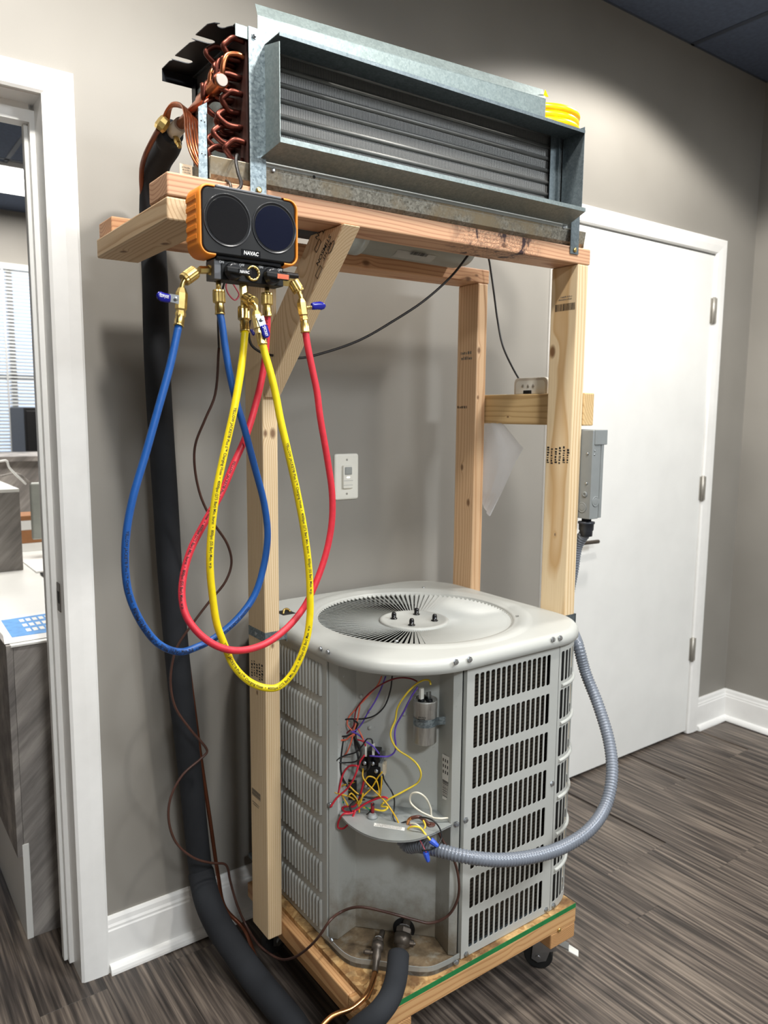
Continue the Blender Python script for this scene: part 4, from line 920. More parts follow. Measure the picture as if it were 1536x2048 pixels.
m = MB(); m.box(.578, UX1-.10, UY0+.005, UY1-.012, UZ0+.0006, UZ0+.012); m.box(UX1-.10, UX1-.012, UY0+.13, UY1-.10, UZ0+.0006, UZ0+.012); m.box(.369, .578, -.44, UY1-.012, UZ0+.0006, UZ0+.012); m.build('base_plate', 'galv_dark', co)
# pipe openings in the service panel
hc = WP(808, 1857, .0495)
def disc_on_panel(c, rs, rz, name, mat, d=-.0006):
    m = MB(); m.add([c+CN*d+CE*rs*math.cos(a)+Vector((0, 0, rz*math.sin(a))) for a in [2*math.pi*k/28 for k in range(28)]], [tuple(range(28))]); return m.build(name, mat, sc_)
disc_on_panel(hc, .0255, .0275, 'pipe_hole', 'unit_black', -.0008)
c2 = WP(766, 1893, .0495); m = MB(); m.add([c2+CN*-.0008+CE*x+Vector((0, 0, z)) for x, z in [(-.0095, -.035), (.0095, -.035), (.0095, .018)]+[(.0095*math.cos(a), .018+.012*math.sin(a)) for a in [math.pi*k/8 for k in range(1, 8)]]+[(-.0095, .018)]], [tuple(range(11))]); m.build('pipe_slot', 'unit_black', sc_)
# screws on the cabinet
def screw(p, n, par, r=.0055, mat='steel_zinc'):
    n = Vector(n).normalized(); MB(True).turn(p, p+n*.005, [(0, r*1.25), (.0008, r*1.25), (.0009, r), (.004, r*.95), (.0048, r*.5)], 6, False).build('screw', mat, par)
for px, py in ((642, 1298), (657, 1304)): screw(PX(px, py, UX0+.006-.0168), (-1, 0, 0), lid)
for px, py in ((911.5, 1324), (939, 1319), (1105.5, 1279), (1120, 1276)): screw(PY(px, py, UY0-.0110), (0, -1, 0), lid)
for px, py in ((1104, 1567), (931, 1640), (932, 1908), (1092, 1819)): screw(PY(px, py, UY0), (0, -1, 0), rpn)
screw(PY(1107, 1811, UY0-.0005), (0, -1, 0), cpn); screw(WP(913, 1918, -.0065)-CN*.01, (-.35, -.9, 0), sc_); screw(WP(913, 1648, -.001), -CN, sc_); screw(WP(660, 1610, -.001), -CN, sc_); screw(WP(685, 1352, .018), -CN, sc_, .0045); screw(PX(663, 1880, .3585), (-1, -.3, 0), sc_)
for a, b in ((385, 335), (465, 470), (465, 628), (785, 498)): screw(WP(640+a/4.653, 1320+b/4.653, .0500), -CN, sc_, .0042, 'unit_paint')
# rating label beside the panel edge
la = [WP(640+a/4.653, 1320+b/4.653, d) for (a, b), d in (((1142, 870), .030), ((1208, 905), .0095), ((1205, 1320), .0095), ((1142, 1285), .030))]
nrm = (la[1]-la[0]).cross(la[3]-la[0]).normalized(); nrm = -nrm if nrm.dot(la[0]-CAM) > 0 else nrm
lq = [p+nrm*.0012 for p in la]
lbl = MB().add(lq, [(0, 1, 2, 3)]).build('rating_label', 'label_white', sc_); ux, uy = (lq[1]-lq[0]), (lq[3]-lq[0])
m = MB(); rr = random.Random(2)
y = .56
while y < .93: m.add([lq[0]+ux*a+uy*b+nrm*.0005 for a, b in ((.05, y), (.95, y), (.95, y+.009), (.05, y+.009))], [(0, 1, 2, 3)]); y += rr.choice((.016, .022, .03))
for k in range(9): a, b = .12+.3*(k % 3), .08+.13*(k//3); m.add([lq[0]+ux*x_+uy*y_+nrm*.0005 for x_, y_ in ((a, b), (a+.12, b), (a+.12, b+.07), (a, b+.07))], [(0, 1, 2, 3)])
m.build('label_print', 'print_black', lbl)
# half-moon wiring shelf
zs_ = .5126; arc = [PZ(*q, zs_) for q in ((679, 1627), (700, 1650), (740, 1672), (785, 1681), (830, 1679), (870, 1665), (905, 1648))]
arcc = catmull(arc, 4); back = [CP(.2425, .0495, zs_), CP(.0555, .0495, zs_)]
m = MB(); m.prism([p for p in arcc]+back, (0, 0, -.0014)); m.loft([[p for p in arcc], [p+Vector((0, 0, -.004)) for p in arcc]], False, False, False, False); shf = m.build('wiring_shelf', 'tray_metal', co)
L0 = PZ(640+505/4.653, 1320+1515/4.653, zs_+.0006); L1 = PZ(640+790/4.653, 1320+1560/4.653, zs_+.0006); L2 = PZ(640+785/4.653, 1320+1590/4.653, zs_+.0006); L3 = PZ(640+500/4.653, 1320+1545/4.653, zs_+.0006)
wl = MB().add([L0, L1, L2, L3], [(0, 1, 2, 3)]).build('warning_label', 'label_white', shf); scribble(L3+Vector((0, 0, .0004))+(L0-L3)*.1, L2-L3, L0-L3, (L2-L3).length, (L0-L3).length*.85, 3, 'print_gray', wl, seed=51)
gm = PZ(640+488/4.653, 1320+1465/4.653, zs_); MB(True).turn(gm, gm+Vector((0, 0, .008)), [(0, .0115), (.004, .012), (.0045, .009), (.008, .0085), (.0082, .005)], 18).build('grommet', 'box_gray', shf)
gm2 = PZ(640+1030/4.653, 1320+1535/4.653, zs_); MB(True).turn(gm2+Vector((0, 0, .0003)), gm2+Vector((0, 0, .003)), [(0, .0100), (.002, .0095), (.0022, .005)], 18).build('grommet', 'wire_brown', shf)

# --- run capacitor with clamp
ct_, cbm = WP(851, 1398, .022), WP(851, 1484, .022); cc = Vector((ct_.x, ct_.y, 0)); zt1, zb1 = ct_.z, cbm.z
cap = MB(True).turn(cc+Vector((0, 0, zb1)), cc+Vector((0, 0, zt1)), [(0, .0225), (.002, .0245), (.003, .0252), ((zt1-zb1)*.82, .0252), ((zt1-zb1)*.83, .0258), (zt1-zb1-.002, .0262), (zt1-zb1, .0266), (zt1-zb1+.0003, .0250), (zt1-zb1-.003, .0245)], 32).build('capacitor', 'aged_aluminum', co)
zc = zb1+(zt1-zb1)*.52; side = Vector((CE.x, CE.y, 0))
m = MB(); band = [cc+Vector((math.cos(a), math.sin(a), 0))*.0258 for a in [math.atan2(-CN.y, -CN.x)+math.radians(x_) for x_ in range(-120, 96, 12)]]
tail = [cc+CE*.040+CN*.004, cc+CE*.0565+CN*.003]; path = band+tail
m.loft([[p+Vector((0, 0, zc+h)) for p in path] for h in (-.009, .009)], False, False, False, True); cl = m.build('clamp', 'galv_strap', cap); screw(cc+CE*.053+CN*.002+Vector((0, 0, zc)), -CN, cl, .005)
for k, (o_, h, mt, w) in enumerate((((-.008, -.006), .024, 'plate_white', .0042), ((.009, -.003), .016, 'steel_zinc', .003), ((.003, .010), .010, 'steel_zinc', .003))):
    p = cc+CE*o_[0]+CN*o_[1]; zz_ = zt1-.003; MB(True).turn(p+Vector((0, 0, zz_)), p+Vector((0, 0, zz_+.005)), [(0, .0075), (.004, .0065), (.005, .005)], 12).build('terminal_base', 'black_plastic', cap)
    mm = MB(); mm.box(p.x-w, p.x+w, p.y-w*.7, p.y+w*.7, zz_+.005, zz_+.005+h); mm.build('terminal', mt, cap)
sp_ = cc-CN*.0256+Vector((0, 0, zt1-.033)); 
scribble(sp_+CE*-.014+Vector((0, 0, -.010))-CN*.0006, CE, (0, 0, 1), .02, .014, 3, 'print_black', cap, seed=61)

# --- contactor
def CB_(m, pxa, pya, pxb, pyb, d0, d1):   # block on the service panel between two picture corners
    a, b = WP(640+pxa/4.653, 1320+pya/4.653, d1), WP(640+pxb/4.653, 1320+pyb/4.653, d1); s0, s1 = (a-CLp).dot(CE), (b-CLp).dot(CE); z1, z0 = a.z, b.z
    m.hexa([CP(s0, d1, z0), CP(s1, d1, z0), CP(s1, d0, z0), CP(s0, d0, z0), CP(s0, d1, z1), CP(s1, d1, z1), CP(s1, d0, z1), CP(s0, d0, z1)]); return m
cn_ = CB_(MB(), 432, 985, 560, 1220, .049, .018).build('contactor', 'black_plastic', co, bevel=.0015)
CB_(MB(), 440, 845, 555, 990, .049, .022).build('terminal_block', 'black_gloss', cn_, bevel=.0015); CB_(MB(), 385, 940, 440, 990, .049, .026).build('terminal_block', 'black_gloss', cn_, bevel=.001)
CB_(MB(), 545, 960, 575, 1090, .049, .020).build('bracket', 'tray_metal', cn_); CB_(MB(), 575, 970, 606, 1080, .049, .030).build('coil_cover', 'label_cream', cn_, bevel=.001)
for a, b in ((415, 958), (492, 962), (524, 1033), (424, 1178), (450, 1200)): screw(WP(640+a/4.653, 1320+b/4.653, .017), -CN, cn_, .0038)
for a, b, c, d in ((418, 790, 432, 900), (486, 785, 506, 890)): CB_(MB(), a, b, c, d, .024, .018).build('spade_sleeve', 'plate_white', cn_)
CB_(MB(), 552, 845, 608, 905, .0495, .047).build('mount_tab', 'steel_zinc', cn_)
st_ = CB_(MB(), 178, 1105, 340, 1310, .030, .0285).build('wiring_sticker', 'print_black', sc_); 
m = MB(); rr = random.Random(5)
for k in range(14): a, b = 190+rr.random()*110, 1115+rr.random()*170; CB_(m, a, b, a+34, b+7, .0282, .0278)
m.build('sticker_print', 'wire_gold', st_)

# --- loose wiring in the service corner
def wire(mat, pts, d, r=.0017, name='wire', par=co):
    n = len(pts); P = []
    for i, q in enumerate(pts):
        dd = d[0]+(d[1]-d[0])*i/(n-1) if isinstance(d, tuple) else d
        P.append(WP(640+q[0]/4.653, 1320+q[1]/4.653, dd+.004*math.sin(i*1.7+len(pts))))
    return MB(True).tube(catmull(P, 5), r, 7).build(name, mat, par)
wire('wire_darkred', [(905, 200), (850, 175), (760, 165), (660, 185), (520, 260), (400, 370), (335, 470), (322, 560), (310, 620), (240, 690), (215, 730)], (.012, .022))
wire('wire_orange', [(575, 150), (540, 230), (450, 330), (330, 460), (265, 540), (255, 600), (300, 660), (335, 720)], (.03, .012)); wire('wire_orange', [(370, 430), (352, 540), (320, 640), (290, 760), (250, 860), (215, 905)], .012)
wire('wire_orange', [(130, 710), (170, 742), (240, 742), (280, 710), (320, 690)], .006, .0019); wire('wire_orange', [(160, 750), (185, 850), (203, 925)], .012); wire('wire_orange', [(355, 640), (385, 700), (415, 770)], .014)
wire('wire_purple', [(612, 150), (570, 260), (520, 370), (440, 500), (390, 590), (340, 650), (290, 670)], (.032, .010)); wire('wire_purple', [(290, 665), (350, 690), (430, 760), (500, 810), (552, 875)], (.008, .014), .0019)
wire('wire_purple', [(910, 250), (850, 340), (780, 480), (710, 610), (695, 690), (705, 800), (690, 860), (640, 895), (560, 898), (460, 892)], (.008, .012), .0019)
wire('wire_black', [(672, 150), (655, 280), (600, 430), (520, 510), (420, 545), (220, 555), (150, 590), (120, 650), (150, 695), (230, 710), (290, 690)], (.03, .006))
wire('wire_black', [(490, 780), (480, 740), (440, 735), (400, 790), (330, 860), (230, 890), (160, 930), (170, 950), (260, 955), (340, 940), (380, 880), (370, 800), (320, 710)], .004)
wire('wire_black', [(320, 715), (330, 800), (355, 900), (360, 1000), (400, 1040), (450, 1010), (470, 950)], .012, .0026); wire('wire_black', [(312, 560), (350, 590), (330, 650), (340, 760), (370, 850)], .014, .0022)
wire('wire_black', [(215, 720), (200, 850), (190, 1000), (210, 1100), (270, 1190), (380, 1260), (480, 1285), (560, 1280)], (.012, .004), .0026)
wire('wire_black', [(585, 1065), (600, 1120), (660, 1210), (690, 1290), (690, 1380), (680, 1460), (720, 1520), (812, 1500)], (.02, -.02)); wire('wire_black', [(870, 1470), (970, 1465), (1060, 1500), (1120, 1580), (1130, 1660), (1090, 1730), (1020, 1765), (948, 1772)], (-.02, -.07))
wire('wire_black', [(420, 1300), (330, 1310), (280, 1360), (300, 1420), (370, 1450), (450, 1430), (500, 1340)], .0, .002); wire('wire_darkred', [(488, 1330), (490, 1400), (488, 1450)], .0, .004)
wire('wire_yellow', [(1030, 232), (1020, 195), (980, 185), (900, 220), (800, 320), (720, 450), (700, 560), (660, 660), (660, 720), (720, 830), (840, 910), (910, 980), (940, 1060), (910, 1140), (800, 1210), (660, 1285), (590, 1330)], (.005, .006), .0021)
wire('wire_yellow', [(590, 1330), (570, 1360), (630, 1372), (600, 1400), (500, 1390), (400, 1370)], .002, .0021); wire('wire_gold', [(580, 1040), (540, 1090), (480, 1190), (400, 1270), (350, 1340)], (.015, .0))
wire('wire_gold', [(400, 1010), (400, 1090), (440, 1150), (520, 1230), (600, 1310), (660, 1390), (720, 1490), (750, 1560), (785, 1575)], (.015, -.03)); wire('wire_gold', [(150, 1130), (130, 1180), (140, 1230), (200, 1250), (290, 1280), (360, 1350), (365, 1420)], .004)
wire('wire_gold', [(240, 1160), (205, 1170), (195, 1230), (230, 1300), (265, 1365)], .008); wire('wire_gold', [(270, 1170), (360, 1250), (450, 1280), (550, 1270)], .006); wire('wire_gold', [(550, 1270), (545, 1180), (510, 1100), (450, 1085), (420, 1120)], .010)
wire('wire_gold', [(575, 1080), (570, 1170), (560, 1260)], .014); wire('wire_gold', [(270, 1260), (290, 1240), (340, 1290), (370, 1340), (400, 1240)], .0)
wire('wire_red', [(345, 985), (280, 985), (220, 1050), (190, 1150), (170, 1240)], .004, .0022); wire('wire_red', [(415, 885), (370, 950), (340, 1040), (300, 1130), (240, 1210), (160, 1280), (95, 1372)], (.012, -.006), .0022)
wire('wire_red', [(410, 1120), (390, 1200), (360, 1300), (320, 1360), (250, 1362), (210, 1375), (230, 1410), (330, 1400), (400, 1350), (500, 1300), (600, 1275), (632, 1290)], (.012, -.004), .0023)
wire('wire_red', [(320, 1420), (260, 1430), (220, 1432), (170, 1510), (170, 1560), (220, 1566), (290, 1490), (330, 1400)], -.012, .0022); wire('wire_red', [(345, 740), (400, 758), (425, 800)], .012)
wire('wire_green', [(180, 960), (165, 1100), (155, 1200), (175, 1290), (222, 1328)], .016, .0022); wire('wire_green', [(425, 1370), (450, 1385), (470, 1400)], .004)
wire('wire_white', [(1045, 1462), (920, 1400), (840, 1320), (850, 1250), (910, 1235), (980, 1280), (1030, 1380), (1042, 1460), (1110, 1475), (1192, 1470)], (-.008, .004), .0022, 'cable_tie')
wire('wire_brown', [(850, 1470), (920, 1460), (980, 1500), (1022, 1535)], -.018, .0042); wire('copper_bright', [(848, 1470), (825, 1490), (812, 1540), (780, 1575)], -.022, .0035)
wire('wire_yellow', [(960, 1490), (980, 1550), (900, 1630), (830, 1620), (820, 1570), (870, 1550), (930, 1560), (980, 1620), (1035, 1685)], (-.02, -.06), .0021); wire('wire_white', [(830, 1520), (900, 1530), (960, 1590), (1020, 1665)], (-.02, -.06), .0018)
wire('wire_pink', [(840, 1530), (870, 1590), (920, 1660), (990, 1792)], (-.022, -.065), .0010)
for (a, b), (c, d) in (((1028, 1676), (1100, 1735)), ((983, 1788), (1008, 1878))):
    p, q = WP(640+a/4.653, 1320+b/4.653, -.062), WP(640+c/4.653, 1320+d/4.653, -.064); l_ = (q-p).length
    MB(True).turn(p, q, [(0, .0062), (.003, .0066), (l_*.5, .0058), (l_-.002, .0042), (l_, .003)], 8, False).build('wire_nut', 'nut_blue', co)

# --- service valves
def valve(body_px, top_px, low_px, d, r, stem_side, par, big):
    pt, pl_ = WP(*top_px, d), PZ(*low_px, .214); ax = (pl_-pt); L_ = ax.length
    v_ = MB(True).turn(pt, pl_, [(0, r*.95), (.003, r*1.1), (.003, r*1.15), (r*1.5, r*1.15), (r*1.6, r*.85), (L_*.55, r*.85), (L_*.6, r*.65), (L_, r*.6)], 16).build('service_valve', 'dark_bronze', par)
    u_ = -ax.normalized(); MB(True).turn(pt+u_*-.001, pt+u_*(r*.9), [(0, r*1.12), (r*.55, r*1.12), (r*.8, r*.85), (r*.9, r*.6)], 6, False).build('cap_nut', 'dark_bronze', v_)
    MB().turn(pt+u_*(r*.9), pt+u_*(r*.92), [(0, r*.7), (.0004, r*.7)], 14).build('paint_mark', 'print_white', v_)
    a = pt+ax*.38; s_ = CE*stem_side
    MB(True).turn(a, a+s_*(.034 if big else .03), [(0, .0048), (.014, .0045), (.0145, .0075 if big else .0058), (.026, .0075 if big else .0058), (.0265, .004), (.030, .003)], 6 if big else 10, False).build('service_port', 'dark_bronze', v_)
    MB(True).tube(catmull([pt+ax*.3, pt+ax*.3+CN*.02, pt+ax*.25+CN*.06], 4), r*.55, 10).build('stub_pipe', 'dark_bronze', v_)
valve(None, (807, 1866), (799, 1915), -.004, .0165, 1, co, True)
valve(None, (756, 1885), (750, 1945), -.034, .0115, -1, co, False)
# ================================================================== MANIFOLD GAUGE SET
gy, gb = -.6500, -.6050; gx0, gx1, gz0, gz1 = .0117, .1880, 1.6400, 1.7440
ga = thing('manifold_gauge', (.1, -.63, 1.60), 'black digital manifold gauge with orange rubber corner guards hanging on the beam', 'gauge')
def rr_plate(m, x0, x1, z0, z1, r, ys, ins): return plate_y(m, x0, x1, z0, z1, r, ys, ins, True, True)
m = MB(); rr_plate(m, gx0+.004, gx1-.004, gz0, gz1, .015, (gb, gb-.002, gy+.004, gy+.001, gy), (.003, 0, 0, .0015, .004)); body = m.build('body', 'black_plastic', ga)
cxs = (gx0+.0485, gx1-.0445); czs = ((gz0+gz1)/2+.003,)*2; RS = .0405
for cx, mt in zip(cxs, ('screen_glass', 'screen_blue')):
    cz = czs[0]
    MB(True).turn((cx, gy+.002, cz), (cx, gy-.006, cz), [(.0, RS-.005), (.0015, RS-.0048), (.0032, RS-.0008), (.0034, RS), (.0030, RS+.0004), (.0018, RS+.0006)], 48, cap=False).build('bezel', 'bezel_gray', body)
    MB(True).turn((cx, gy+.001, cz), (cx, gy-.0008, cz), [(0, RS-.0046), (.0018, RS-.0050)], 48).build('display', mt, body)
# orange corner guards: wrap the two ends
def guard(side):
    m = MB(); n = 8; s = 1 if side > 0 else -1; xe = gx1+.001 if s > 0 else gx0-.001; xi = xe-s*.028; R_ = .019
    out = [(xi, gz1+.003)]+[(xe-s*R_+s*R_*math.sin(a), gz1+.003-R_+R_*math.cos(a)) for a in [math.pi/2*k/n for k in range(n+1)]]+[(xe-s*R_+s*R_*math.cos(a), gz0-.003+R_-R_*math.sin(a)) for a in [math.pi/2*k/n for k in range(n+1)]]+[(xi, gz0-.003)]
    r2 = .0135; e2 = xe-s*.0042
    inn = [(xi, gz1-.0012)]+[(e2-s*r2+s*r2*math.sin(a), gz1-.0012-r2+r2*math.cos(a)) for a in [math.pi/2*k/n for k in range(n+1)]]+[(e2-s*r2+s*r2*math.cos(a), gz0+.0012+r2-r2*math.sin(a)) for a in [math.pi/2*k/n for k in range(n+1)]]+[(xi, gz0+.0012)]
    rings = [[(x, gb+.002, z) for x, z in out], [(x, gy+.004, z) for x, z in out], [(x*.6+x2*.4, gy-.0005, z*.6+z2*.4) for (x, z), (x2, z2) in zip(out, inn)], [(x, gy-.0012, z) for x, z in inn], [(x, gy+.006, z) for x, z in inn]]
    m.loft(rings, False, False, False, True); o = m.build('corner_guard', 'orange_rubber', ga)
    for k in range(5):
        z = gz0+.022+k*.015; MB().box(xe-.0006 if s > 0 else xe-.0009, xe+.0009 if s > 0 else xe+.0006, gb+.004, gy+.008, z, z+.0075).build('grip_rib', 'orange_rubber', o, bevel=.0008)
    return o
guard(-1); guard(1)
MB().box(gx0+.030, gx1-.030, gb+.001, gy+.002, gz1-.0002, gz1+.0035).build('top_strip', 'gray_plastic', ga, bevel=.001); MB().box(gx0+.030, gx1-.030, gb+.001, gy+.0035, gz0-.0055, gz0+.0002).build('bottom_strip', 'black_gloss', ga, bevel=.0015)
MB().box(gx0+.036, gx0+.057, gb-.004, gy+.010, gz1+.0035, gz1+.0065).build('port_cover', 'black_gloss', ga, bevel=.001)
MB().box(.100-.017, .100+.017, gy-.0006, gy-.0002, gz0+.0035, gz0+.0145).build('badge', 'black_gloss', body); print_text('NAVAC', (.1000, gy-.0012, gz0+.0062), (1, 0, 0), (0, 0, 1), .0085, 'print_white', body, center=True, bold=.03, width=.027, shear=.15)
# hook and strap to the beam
MB(True).tube(catmull([(.10, gb+.001, 1.735), (.10, gb+.02, 1.752), (.10, -.575, 1.775), (.10, -.560, 1.7835)], 5), .0025, 8).build('hook', 'dark_bronze', ga)
# valve block
by0, by1, bz0, bz1 = -.6420, -.6080, 1.6040, 1.6350; bxa, bxb = .0395, .1640
blk = MB().box(bxa+.012, bxb, by0, by1, bz0, bz1).build('valve_block', 'black_plastic', ga, bevel=.0012); MB().box(bxa, bxa+.0118, by0+.001, by1, bz0, bz1).build('end_block', 'gray_plastic', blk, bevel=.001)
MB().box(bxa+.012, bxb, by0+.004, by1-.004, bz1, gz0-.004).build('neck', 'black_gloss', blk)
for kx, txt, mt in ((.0700, 'NAVAC', 'black_gloss'), (.1400, 'NAVAC', 'badge_orange')):
    kz = (bz0+bz1)/2-.0018; kn_ = MB(True).turn((kx, by0, kz), (kx, by0-.014, kz), [(0, .0142), (.003, .0142), (.0035, .0130), (.012, .0125), (.014, .0105)], 28).build('valve_knob', 'bezel_gray', blk)
    m = MB(); m.hexa([(kx-.019, by0-.0225, kz-.0045), (kx+.024, by0-.0225, kz-.0065), (kx+.024, by0-.012, kz-.0065), (kx-.019, by0-.012, kz-.0045), (kx-.019, by0-.0225, kz+.0045), (kx+.024, by0-.0225, kz+.0035), (kx+.024, by0-.012, kz+.0035), (kx-.019, by0-.012, kz+.0045)]); hn = m.build('knob_handle', 'black_plastic', kn_, bevel=.002, seg=3)
    MB().box(kx+.0005, kx+.0215, by0-.0231, by0-.0226, kz-.0055, kz+.0022).build('badge', mt, hn); print_text(txt, (kx+.011, by0-.0235, kz-.0040), (1, 0, 0), (0, 0, 1), .0065, 'print_white' if mt == 'black_gloss' else 'wire_orange', hn, center=True, bold=.03, width=.017, shear=.15)
    print_text('ON', (kx-.0225, by0-.0005, bz1-.0055), (1, 0, 0), (0, 0, 1), .0052, 'print_white', blk, bold=.02); print_text('OFF', (kx+.0125, by0-.0005, bz1-.0062), (1, 0, 0), (0, 0, 1), .0052, 'print_white', blk, bold=.02)
    m = MB()
    for k in range(12):
        a = math.radians(130-k*9); p = Vector((kx+.0165*math.cos(a), by0-.0004, kz+.0155*math.sin(a))); m.ball(p, .0005, 6, 4)
    m.build('dial_dots', 'print_white', blk)
# sight glass ring with scalloped edge
sgx, sgz = .1065, (bz0+bz1)/2; m = MB(True); NN = 48
rings = [[(sgx+r*math.cos(a), by0-h, sgz+r*math.sin(a)) for a in [2*math.pi*k/NN for k in range(NN)]] for r, h in ((.0125, 0), (.0125, .003), (.0115, .0042))]
rings += [[(sgx+r*(1+.07*math.cos(12*a))*math.cos(a), by0-h, sgz+r*(1+.07*math.cos(12*a))*math.sin(a)) for a in [2*math.pi*k/NN for k in range(NN)]] for r, h in ((.0092, .0040), (.0086, .001))]
m.loft(rings, True, False, False); m.build('sight_glass_ring', 'brass', blk); MB().turn((sgx, by0-.0004, sgz), (sgx, by0-.0012, sgz), [(0, .0092), (.0006, .0092)], 28).build('sight_glass', 'screen_glass', blk)
# coiled lead leaving the right end
m = MB(True); m.tube([Vector((bxb+.001+.00022*k, -.618+.0042*math.cos(k*.9), 1.629+.0042*math.sin(k*.9))) for k in range(180)], .0011, 5); m.build('coiled_lead', 'black_cable', ga)

# ------------------------------------------------------------------ brass fittings
def knurl(m, p0, p1, r, n=30):
    p0, p1 = Vector(p0), Vector(p1); d = (p1-p0).normalized(); u = d.orthogonal().normalized(); w = d.cross(u); L_ = (p1-p0).length; rings = []
    for t_, k in ((0, .9), (L_*.08, 1), (L_*.78, 1), (L_*.80, .92), (L_*.86, 1), (L_, .95)):
        rings.append([p0+d*t_+(u*math.cos(a)+w*math.sin(a))*r*k*(1+(.05 if i % 2 else -.03)) for i, a in enumerate([2*math.pi*q/n for q in range(n)])])
    m.loft(rings, True, True, True, False); return m
def fitting(par, kind, p0, p1, r, name=None):
    p0, p1 = Vector(p0), Vector(p1); L_ = (p1-p0).length; m = MB(True)
    if kind == 'hex': m.turn(p0, p1, [(0, r*.92), (L_*.1, r), (L_*.9, r), (L_, r*.92)], 6, False)
    elif kind == 'knurl': knurl(m, p0, p1, r)
    elif kind == 'ferrule': m.turn(p0, p1, [(0, r*.85), (L_*.1, r*.95), (L_*.25, r*.88), (L_*.35, r), (L_*.88, r), (L_*.9, r*1.08), (L_, r*1.05)], 16)
    elif kind == 'neck': m.turn(p0, p1, [(0, r), (L_, r)], 12)
    elif kind == 'valve': m.turn(p0, p1, [(0, r*.6), (L_*.18, r), (L_*.72, r), (L_*.78, r*.8), (L_*.84, r*.8), (L_*.86, r*.92), (L_*.96, r*.92), (L_, r*.75)], 6, False)
    return m.build(name or {'hex': 'hex_fitting', 'knurl': 'coupling_nut', 'ferrule': 'ferrule', 'neck': 'bent_neck', 'valve': 'ball_valve'}[kind], 'brass', par)
def bent(par, pts, r): return MB(True).tube(catmull(pts, 6), r, 12).build('bent_neck', 'brass', par)
HOSETXT = 'YELLOW JACKET\u00ae Plus II\u2122 Charging Hose  \u2022  4000psi (275 Bar) Min. burst  \u2022  800psi (55 Bar) Max. w.p.'
def hose(label, mat, ink, pts, r, starts, flip, par_loc, size=.0062, side=0.0):
    """hanging charging hose with its print wrapped on the side facing the room"""
    path = catmull(pts, 10); t_ = thing('charging_hose', par_loc, label, 'hose', 'charging hoses of the gauge set')
    MB(True).tube(path, r, 16).build('tube', mat, t_)
    cum = [0]
    for a, b in zip(path, path[1:]): cum.append(cum[-1]+(b-a).length)
    T, _N = frames(path)
    def at(s):
        s = min(max(s, 0), cum[-1]-1e-6); lo = 0; hi = len(cum)-1
        while hi-lo > 1:
            mid = (lo+hi)//2
            if cum[mid] <= s: lo = mid
            else: hi = mid
        f = (s-cum[lo])/max(cum[lo+1]-cum[lo], 1e-9); return path[lo].lerp(path[lo+1], f), T[lo].lerp(T[lo+1], f).normalized()
    vs, fs = text_tris(HOSETXT, size, .012)
    for s0, fl in starts:
        m = MB(); V = []
        for x, y in vs:
            p, tg = at(s0-x if fl else s0+x); d_ = Vector((-.35, -.93, .1)); nrm = (d_-tg*d_.dot(tg)).normalized(); b = nrm.cross(tg) if not fl else tg.cross(nrm)
            ang = (y-size*.35)/r+side; V.append(p+(nrm*math.cos(ang)+b*math.sin(ang))*(r+.00035))
        m.add(V, fs); m.build('lettering', ink, t_)
    return t_, path
def lever(par, a, b, mat='vinyl_blue', w=.0150, txt=None, plate=True, nrm=(0, -1, 0), up=None):
    a, b = Vector(a), Vector(b); d = (b-a); L_ = d.length; d.normalize(); n = Vector(nrm); n = (n-d*n.dot(d)).normalized(); s = n.cross(d)
    m = MB(); P = [(L_*.30, .78), (L_*.42, .9), (L_*.6, .92), (L_*.8, 1), (L_*.93, .8), (L_, .35)]
    rings = []
    for t_, k in P:
        c = a+d*t_+s*(.0015*math.sin(t_/L_*3)); rings.append([c+s*w*k*math.cos(q)*.5*1.0+n*(.0026*math.sin(q)) for q in [2*math.pi*j/12 for j in range(12)]])
    m.loft(rings); g = m.build('lever_grip', mat, par)
    if plate:
        m = MB(); c = [a-d*.006+s*w*.45, a+d*L_*.34+s*w*.4, a+d*L_*.34-s*w*.4, a-d*.006-s*w*.45]; m.prism([q-n*.0006 for q in c], n*.0012); m.build('lever_plate', 'steel_zinc', par); MB(True).turn(a, a+n*.0045, [(0, .003), (.003, .003), (.0045, .0015)], 10).build('lever_screw', 'steel_zinc', par)
    if txt:
        ax = d if d.x > 0 else -d; up_ = n.cross(ax) if up is None else Vector(up); o = a+d*L_*.66+n*.0028
        print_text(txt, o-up_*.0018, ax, up_, .0062, 'print_white', g, center=True, width=L_*.52, bold=.015)
    return g
zc_ = (bz0+bz1)/2
# blue hose
HR_ = .0060
bl = [(357, 652, -.640), (340, 732, -.643), (315, 823, -.646), (291, 909, -.648), (266, 995, -.650), (253, 1065, -.650), (250.6, 1134, -.650), (258, 1188, -.650), (282.6, 1245, -.648), (315, 1286, -.645), (344, 1301, -.643), (365, 1303.5, -.641), (389, 1296, -.638), (426, 1278, -.635), (475, 1237, -.632), (508, 1192, -.630), (527, 1134, -.630), (535, 1073, -.630), (529, 1011, -.630), (508, 929, -.632), (486, 847, -.632), (471, 798, -.630), (455, 724, -.627), (443, 642, -.624), (440, 628, -.623)]
th, pth = hose('blue charging hose looping from the left side of the gauge', 'hose_blue', 'print_black', [PY(*q) for q in bl], HR_, ((.33, False), (.72, True)), 0, PY(357, 652, -.64), side=.35)
Q = lambda x, y, Y=-.636: PY(x, y, Y)
lsp = Vector((bxa-.0005, -.625, zc_))
fitting(th, 'hex', lsp, Q(419, 540, -.628), .0085, 'port_nut'); fitting(th, 'hex', Q(419, 540, -.628), Q(398, 540, -.632), .0062); fitting(th, 'knurl', Q(391, 543, -.634), Q(368, 560), .0102); bent(th, [Q(372, 556), Q(366, 566), Q(363, 578)], .0040)
